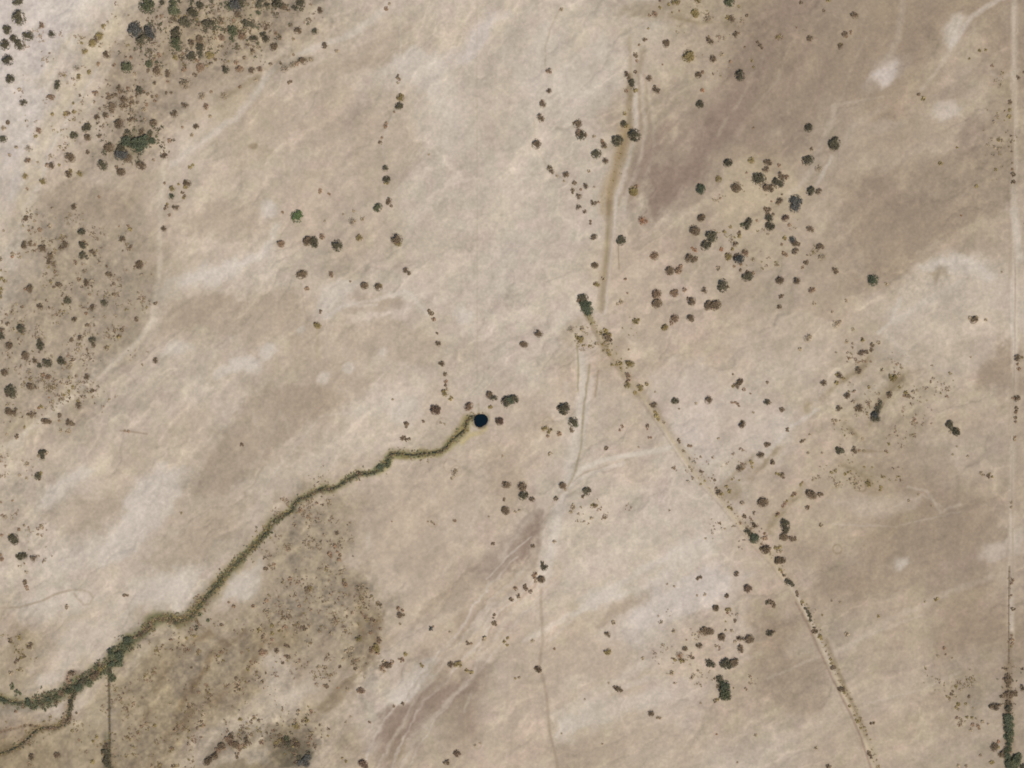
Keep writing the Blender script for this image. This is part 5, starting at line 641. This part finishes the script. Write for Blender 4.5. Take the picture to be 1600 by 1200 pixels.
tr = node(t, 'ShaderNodeValToRGB'); tr.color_ramp.elements[0].color = (.08, .06, .045, 1); tr.color_ramp.elements[1].color = (.19, .15, .12, 1)
t.links.new(tn.outputs[0], tr.inputs[0]); t.links.new(tr.outputs[0], b.inputs['Base Color'])

def leaf_quads(rs, n, kind):
    """unit-radius crown: leaf-sized faces on and inside a handful of uneven lobes"""
    thin = kind in 'lr'; nl = rs.randint(4, 7)
    lobes = []
    for i in range(nl):
        a = 2 * math.pi * (i + rs.rand() * .7) / nl; d = .30 + .48 * rs.rand()
        lobes.append((d * math.cos(a), d * math.sin(a), .45 + .25 * rs.rand(), .34 + .2 * rs.rand()))
    lobes.append((.25 * rs.rand() - .12, .25 * rs.rand() - .12, .62, .46))
    V = []
    for i in range(n):
        lx, ly, lz, lr = lobes[rs.randint(len(lobes))]
        d = rs.randn(3); d /= np.linalg.norm(d); d *= lr * rs.rand() ** .42 * (1.0 if not thin else 1.25)
        c = np.array([lx + d[0], ly + d[1], max(.06, lz + d[2] * .8)])
        s = (.06 + .055 * rs.rand()) * (1.0 if not thin else .9)
        if rs.rand() < .17:
            a = 6.283 * rs.rand(); R = .8 + .42 * rs.rand(); c = np.array([R * math.cos(a), R * math.sin(a), .05 + .3 * rs.rand()]); s *= .75
        nrm = rs.randn(3) * .75 + np.array([0, 0, 1.1]); nrm /= np.linalg.norm(nrm)
        u = np.cross(nrm, rs.randn(3)); u /= np.linalg.norm(u); v = np.cross(nrm, u)
        V += [c - u * s - v * s * .6, c + u * s * .6 - v * s, c + u * s + v * s * .7, c - u * s * .7 + v * s]
    return V
def stems(rs, n, top, spread):
    V, F = [], []
    for i in range(n):
        a = 2 * math.pi * (i + rs.rand()) / n; p0 = np.array([.04 * math.cos(a), .04 * math.sin(a), -.06]); d = spread * (.5 + .5 * rs.rand())
        p1 = np.array([d * .5 * math.cos(a), d * .5 * math.sin(a), top * .5]); p2 = np.array([d * math.cos(a + .3), d * math.sin(a + .3), top])
        for (A, r0), (B, r1) in (((p0, .05), (p1, .034)), ((p1, .034), (p2, .014))):
            k = len(V)
            for Q, rr in ((A, r0), (B, r1)):
                for j in range(5):
                    th = 2 * math.pi * j / 5; V.append(Q + np.array([rr * math.cos(th), rr * math.sin(th), 0]))
            F += [(k + j, k + (j + 1) % 5, k + 5 + (j + 1) % 5, k + 5 + j) for j in range(5)]
    return V, F
def quads(V): return [tuple(range(i, i + 4)) for i in range(0, len(V), 4)]
trunk_me = []
for v in range(3):
    rs = np.random.RandomState(900 + v); V, F = stems(rs, 5, .62, .6)
    me = bpy.data.meshes.new('trunk'); me.from_pydata([tuple(x) for x in V], [], F); me.materials.append(tm); trunk_me.append(me)
CM, SM = {}, {}
def crown_mesh(kind, var):
    if (kind, var) not in CM:
        rs = np.random.RandomState(1000 + 17 * ord(kind) + var); V = leaf_quads(rs, 260 if kind in 'lr' else 760, kind)
        me = bpy.data.meshes.new('crown'); me.from_pydata([tuple(x) for x in V], [], quads(V)); me.materials.append(LM[kind]); CM[kind, var] = me
    return CM[kind, var]
def shrub_mesh(kind, var):
    if (kind, var) not in SM:
        rs = np.random.RandomState(3000 + 17 * ord(kind) + var); V = leaf_quads(rs, 150 if kind in 'lr' else 330, kind); nq = len(V) // 4; F = quads(V)
        SV, SF = stems(rs, 5, .5, .55); k = len(V); V = V + SV; F = F + [tuple(k + i for i in f) for f in SF]
        me = bpy.data.meshes.new('shrub'); me.from_pydata([tuple(x) for x in V], [], F); me.materials.append(LM[kind]); me.materials.append(tm)
        me.polygons.foreach_set('material_index', [0] * nq + [1] * len(SF)); SM[kind, var] = me
    return SM[kind, var]

# ---------------------------------------------------------------- plants
plants = []
for (tx, ty), txt in TILES.items():
    for e in txt.replace('\n', ';').split(';'):
        f = e.split()
        if len(f) == 4 and float(f[2]) >= 2 and float(f[1]) < 1210: plants.append((tx + float(f[0]) / 4, ty + float(f[1]) / 4, float(f[2]) / 4, f[3]))
plants.sort(key=lambda p: -p[2])
seeds = [(float(s.split()[0]), float(s.split()[1]), ' '.join(s.split()[2:])) for s in SEEDS.replace('\n', '|').split('|')]
N_TREE, N_SHRUB = 290, 295
small = plants[N_TREE + N_SHRUB:]
items = [dict(x=p[0], y=p[1], r=p[2], c=p[3], tree=i < N_TREE) for i, p in enumerate(plants[:N_TREE + N_SHRUB])]
SIZES_T = ((8.0, 'very broad'), (6.2, 'broad'), (5.2, 'mid-sized'), (0, 'small')); SIZES_S = ((3.9, 'roundish'), (3.2, 'little'), (0, 'tiny'))
for it in items:
    d = [((it['x'] - s[0]) ** 2 + (it['y'] - s[1]) ** 2) for s in seeds]
    it['seed'] = int(np.argmin(d)); it['where'] = seeds[it['seed']][2]
    it['size'] = next(n for v, n in (SIZES_T if it['tree'] else SIZES_S) if it['r'] >= v)
    it['kind'] = 'tree' if it['tree'] else 'shrub'
ORD = ['first', 'second', 'third', 'fourth', 'fifth', 'sixth', 'seventh', 'eighth', 'ninth', 'tenth', 'eleventh', 'twelfth']
from collections import defaultdict
by = defaultdict(list)
for it in items: by[it['where']].append(it)
for wh, L in by.items():
    sub = defaultdict(list)
    for it in L: sub[it['c'], it['size'], it['kind']].append(it)
    for (c, sz, kd), Q in sub.items():
        base = f"{sz} {COL[c][1]} {kd}"
        if len(Q) == 1: Q[0]['label'] = f"{base} {wh}"; continue
        ex_ = max(q_['x'] for q_ in Q) - min(q_['x'] for q_ in Q); ey_ = max(q_['y'] for q_ in Q) - min(q_['y'] for q_ in Q)
        ax, lo, hi = ('x', 'left', 'right') if ex_ >= ey_ else ('y', 'upper', 'lower')
        Q.sort(key=lambda q_: q_[ax]); n = len(Q)
        for i, q_ in enumerate(Q):
            if n == 2: tag_ = (lo if i == 0 else hi) + ' one of two'
            elif n == 3: tag_ = (lo if i == 0 else 'middle' if i == 1 else hi) + ' one of three'
            else: tag_ = (ORD[i] + ' from ' + ('left' if ax == 'x' else 'top')) if i < n / 2 else (ORD[n - 1 - i] + ' from ' + ('right' if ax == 'x' else 'bottom'))
            q_['label'] = f"{base} {wh}, {tag_}"
rnd = random.Random(4)
for it in items:
    px, py, r, c = it['x'], it['y'], it['r'], it['c']
    rad = r * S * (1.2 if it['tree'] else 1.32)
    if c in 'lr': rad *= 1.12
    X0, Y0 = wx(px + .25 * r * .5), wy(py + .25 * r * .5)
    z0 = float(hz(px, py)); hs = rad * rnd.uniform(.75, 1.05); rz = rnd.uniform(0, 6.28); sx, sy = rnd.uniform(.92, 1.22), rnd.uniform(.82, 1.08)
    if it['tree']:
        e = bpy.data.objects.new('desert_tree', None); e.empty_display_size = 1; C.objects.link(e)
        e.location = (X0, Y0, z0)
        cr = bpy.data.objects.new('crown', crown_mesh(c, rnd.randrange(4))); C.objects.link(cr); cr.parent = e
        tk = bpy.data.objects.new('trunk', trunk_me[rnd.randrange(3)]); C.objects.link(tk); tk.parent = e
        cr.scale = (rad * sx, rad * sy, hs); tk.scale = (rad, rad, hs); cr.rotation_euler.z = rz; tk.rotation_euler.z = rz
        e['category'] = 'tree'; e['group'] = 'desert trees scattered over the flat'
    else:
        e = bpy.data.objects.new('desert_shrub', shrub_mesh(c, rnd.randrange(4))); C.objects.link(e)
        e.location = (X0, Y0, z0); e.scale = (rad * sx, rad * sy, hs); e.rotation_euler.z = rz
        e['category'] = 'shrub'; e['group'] = 'desert shrubs scattered over the flat'
    e['label'] = it['label']

# ---------------------------------------------------------------- stuff: the smallest bushes, thick low scrub, waterside growth
def tufts(name, pts, nq, seed):
    """pts: (px, py, r_px, colour); each a tuft of nq leaf faces, all in one object"""
    rs = np.random.RandomState(seed); keys = list(COL); P_ = np.array([(p[0], p[1], p[2] * S) for p in pts]); ci = np.array([keys.index(p[3]) for p in pts])
    n = len(P_); ctr = np.stack([wx(P_[:, 0]), wy(P_[:, 1]), hz(P_[:, 0], P_[:, 1])], 1)
    ctr = np.repeat(ctr, nq, 0); rr = np.repeat(P_[:, 2], nq); cc = np.repeat(ci, nq)
    th = rs.rand(n * nq) * 6.283; d = rr * rs.rand(n * nq) ** .55 * .85
    ctr[:, 0] += d * np.cos(th); ctr[:, 1] += d * np.sin(th); ctr[:, 2] += rr * (.08 + .7 * rs.rand(n * nq) * (1 - (d / rr) ** 2))
    nr = rs.randn(n * nq, 3) * .7 + np.array([0, 0, 1.1]); nr /= np.linalg.norm(nr, axis=1)[:, None]
    u = np.cross(nr, rs.randn(n * nq, 3)); u /= np.linalg.norm(u, axis=1)[:, None]; v = np.cross(nr, u)
    s = (np.maximum(rr * .30, .12) * (.6 + .7 * rs.rand(n * nq)))[:, None]
    Q = np.stack([ctr - u * s - v * s * .6, ctr + u * s * .6 - v * s, ctr + u * s + v * s * .7, ctr - u * s * .7 + v * s], 1).reshape(-1, 3)
    o = bulk_mesh(name, Q, np.arange(len(Q)).reshape(-1, 4), [LM[k] for k in keys], cc); o['kind'] = 'stuff'
    return o
o = tufts('undergrowth', [(p[0], p[1], p[2] * 1.35, p[3]) for p in small], 20, 1); o['label'] = 'smallest low bushes dotted over the pale desert flat'; o['category'] = 'undergrowth'
rs = np.random.RandomState(12); pts = []
ZONES = [(340, 45, 135, 55, 15, 760, 'nndgbo'), (330, 40, 110, 40, 15, 420, 'gdgn'), (205, 160, 45, 35, 0, 150, 'nnbn'), (210, 222, 45, 30, 0, 220, 'ngdg'), (100, 470, 115, 140, 0, 640, 'nnbbol'), (110, 480, 110, 130, 0, 260, 'nbol'), (75, 610, 90, 50, 10, 170, 'nlbo'), (480, 850, 55, 100, -15, 300, 'llbn'), (500, 980, 85, 80, 0, 560, 'lbonlb'),
         (300, 1080, 130, 100, 35, 620, 'oobnbb'), (430, 1150, 70, 45, 0, 220, 'nobnd'), (110, 130, 60, 120, -30, 130, 'lobl'), (1370, 620, 100, 70, 0, 200, 'oblb'), (1340, 750, 60, 35, 0, 60, 'olb'), (1120, 60, 110, 50, 0, 90, 'obl'),
         (45, 1160, 100, 50, 0, 110, 'oobl'), (30, 1020, 35, 50, 0, 50, 'ool'), (1120, 1010, 90, 80, 0, 90, 'lbl'), (1485, 1090, 50, 50, 0, 70, 'olb'), (1560, 230, 25, 100, 0, 60, 'ol'), (25, 800, 50, 100, 0, 100, 'lb'),
         (1160, 850, 30, 60, 35, 40, 'lbn'), (1100, 720, 60, 60, 0, 60, 'lb'), (945, 540, 50, 40, 0, 60, 'ool'), (1200, 360, 90, 70, 0, 90, 'bol'), (930, 790, 60, 25, 0, 40, 'lb'), (60, 50, 60, 100, 0, 90, 'lb')]
for (x, y, rx, ry, ang, n, cs) in ZONES:
    t_ = math.radians(ang)
    cen = [(rs.uniform(-1.15, 1.15) * rx, rs.uniform(-1.15, 1.15) * ry, rs.uniform(2, 11)) for _ in range(max(6, n // 7))] + [(0, 0, 5)]
    cen = [c_ for c_ in cen if (c_[0] / rx) ** 2 + (c_[1] / ry) ** 2 < 1.3]
    for k in range(n):
        c_ = cen[rs.randint(len(cen))]; u = c_[0] + rs.randn() * c_[2]; v = c_[1] + rs.randn() * c_[2]
        x_, y_ = x + u * math.cos(t_) + v * math.sin(t_), y - u * math.sin(t_) + v * math.cos(t_)
        if -20 < x_ < 1620 and -20 < y_ < 1220: pts.append((x_, y_, rs.uniform(1.0, 2.0) if rs.rand() < .7 else rs.uniform(2, 3.6), cs[rs.randint(len(cs))]))
o = tufts('low_scrub', pts, 7, 2); o['label'] = 'fine low scrub speckling the soil in thick patches'; o['category'] = 'scrub'
def along(path, n, off, wd, rng, cs):
    p = smooth_path(path, 6); out = []; seg = np.hypot(*np.diff(p, axis=0).T); cum = np.concatenate([[0], np.cumsum(seg)])
    tg = np.gradient(p, axis=0); tg /= np.linalg.norm(tg, axis=1)[:, None] + 1e-9
    for k in range(n):
        s = rs.rand() * cum[-1]; i = min(int(np.searchsorted(cum, s)), len(p) - 1)
        amp = .45 + .55 * (1 + math.sin(i * .31 + 2 * math.sin(i * .083))) ; o_ = off + rs.randn() * wd * amp
        out.append((p[i, 0] - tg[i, 1] * o_ + rs.randn(), p[i, 1] + tg[i, 0] * o_ + rs.randn(), rs.uniform(*rng), cs[rs.randint(len(cs))]))
    return out
pts = along(CREEK, 900, 0, 3.8, (.9, 2.4), 'oonggd') + along(CREEK[:12], 240, -1.5, 2.6, (.8, 1.7), 'oonb') + along(CREEK[10:20], 170, 1, 2.5, (.9, 2.0), 'ggond') + along(CREEK[18:30], 260, 0, 2.4, (.8, 1.8), 'gnngd') + along(CREEK[28:46], 560, 0.5, 2.8, (.9, 2.2), 'gdnot') \
    + along(CREEK[44:50], 160, 0, 2.0, (1, 2.2), 'gdnt') + along(CREEK[46:57], 620, 0, 5.2, (1.2, 3.6), 'gdtng') + along(CREEK[54:64], 300, 0, 3.6, (1, 2.8), 'gtnd') + along(CREEK[38:46], 240, 0, 4.5, (1, 2.6), 'nbog') + along(CREEK[30:38], 200, 1, 4.5, (1, 2.6), 'gnog') + along(BRANCH, 420, 0, 3.6, (.9, 2.6), 'ndgob') + [(POOL[0] + 11.6 * math.cos(a_) + rs.randn() * .7, POOL[1] + 11.6 * math.sin(a_) + rs.randn() * .7, rs.uniform(.6, 1.3), 'onb'[rs.randint(3)]) for a_ in rs.uniform(1.6, 5.2, 46)] + along(BR2, 60, 0, 1.6, (.8, 1.6), 'nb')
o = tufts('waterside_growth', pts, 9, 3); o['label'] = 'olive and dark green growth lining the winding creek'; o['category'] = 'waterside growth'
pts = along(DITCH[:4], 150, 0, 1.0, (.7, 1.5), 'nnod') + along(DITCH[2:4], 60, -3, 4, (1, 2), 'nog') + along(P('1577,885 1576,960 1576,1036'), 90, 0, .5, (.6, 1.1), 'nnb') + along(P('1576,1036 1575,1100 1577,1200'), 150, 0, 6, (.9, 2), 'ngbt')
o = tufts('ditch_weeds', pts, 8, 4); o['label'] = 'thin dark weeds growing in the straight ditch lines'; o['category'] = 'weeds'
pts = along(TRACK[15:], 150, -5, 2.6, (.8, 1.9), 'oonl') + along(TRACK[:4], 70, -3, 4, (.8, 2), 'oog') + along(TRACK[8:15], 80, -6, 4, (.8, 1.6), 'olb') + along(P('984,118 982,200 966,248 953,310'), 60, 0, 4, (.7, 1.5), 'ool')
o = tufts('trackside_weeds', pts, 8, 5); o['label'] = 'olive weeds along the edge of the diagonal track'; o['category'] = 'weeds'
print('PLANTS', len(plants), 'small', len(small), 'tree r min', plants[N_TREE - 1][2], 'shrub r min', plants[N_TREE + N_SHRUB - 1][2], 'dup labels', len(items) - len({i['label'] for i in items}), 'maxwords', max(len(i['label'].split()) for i in items))
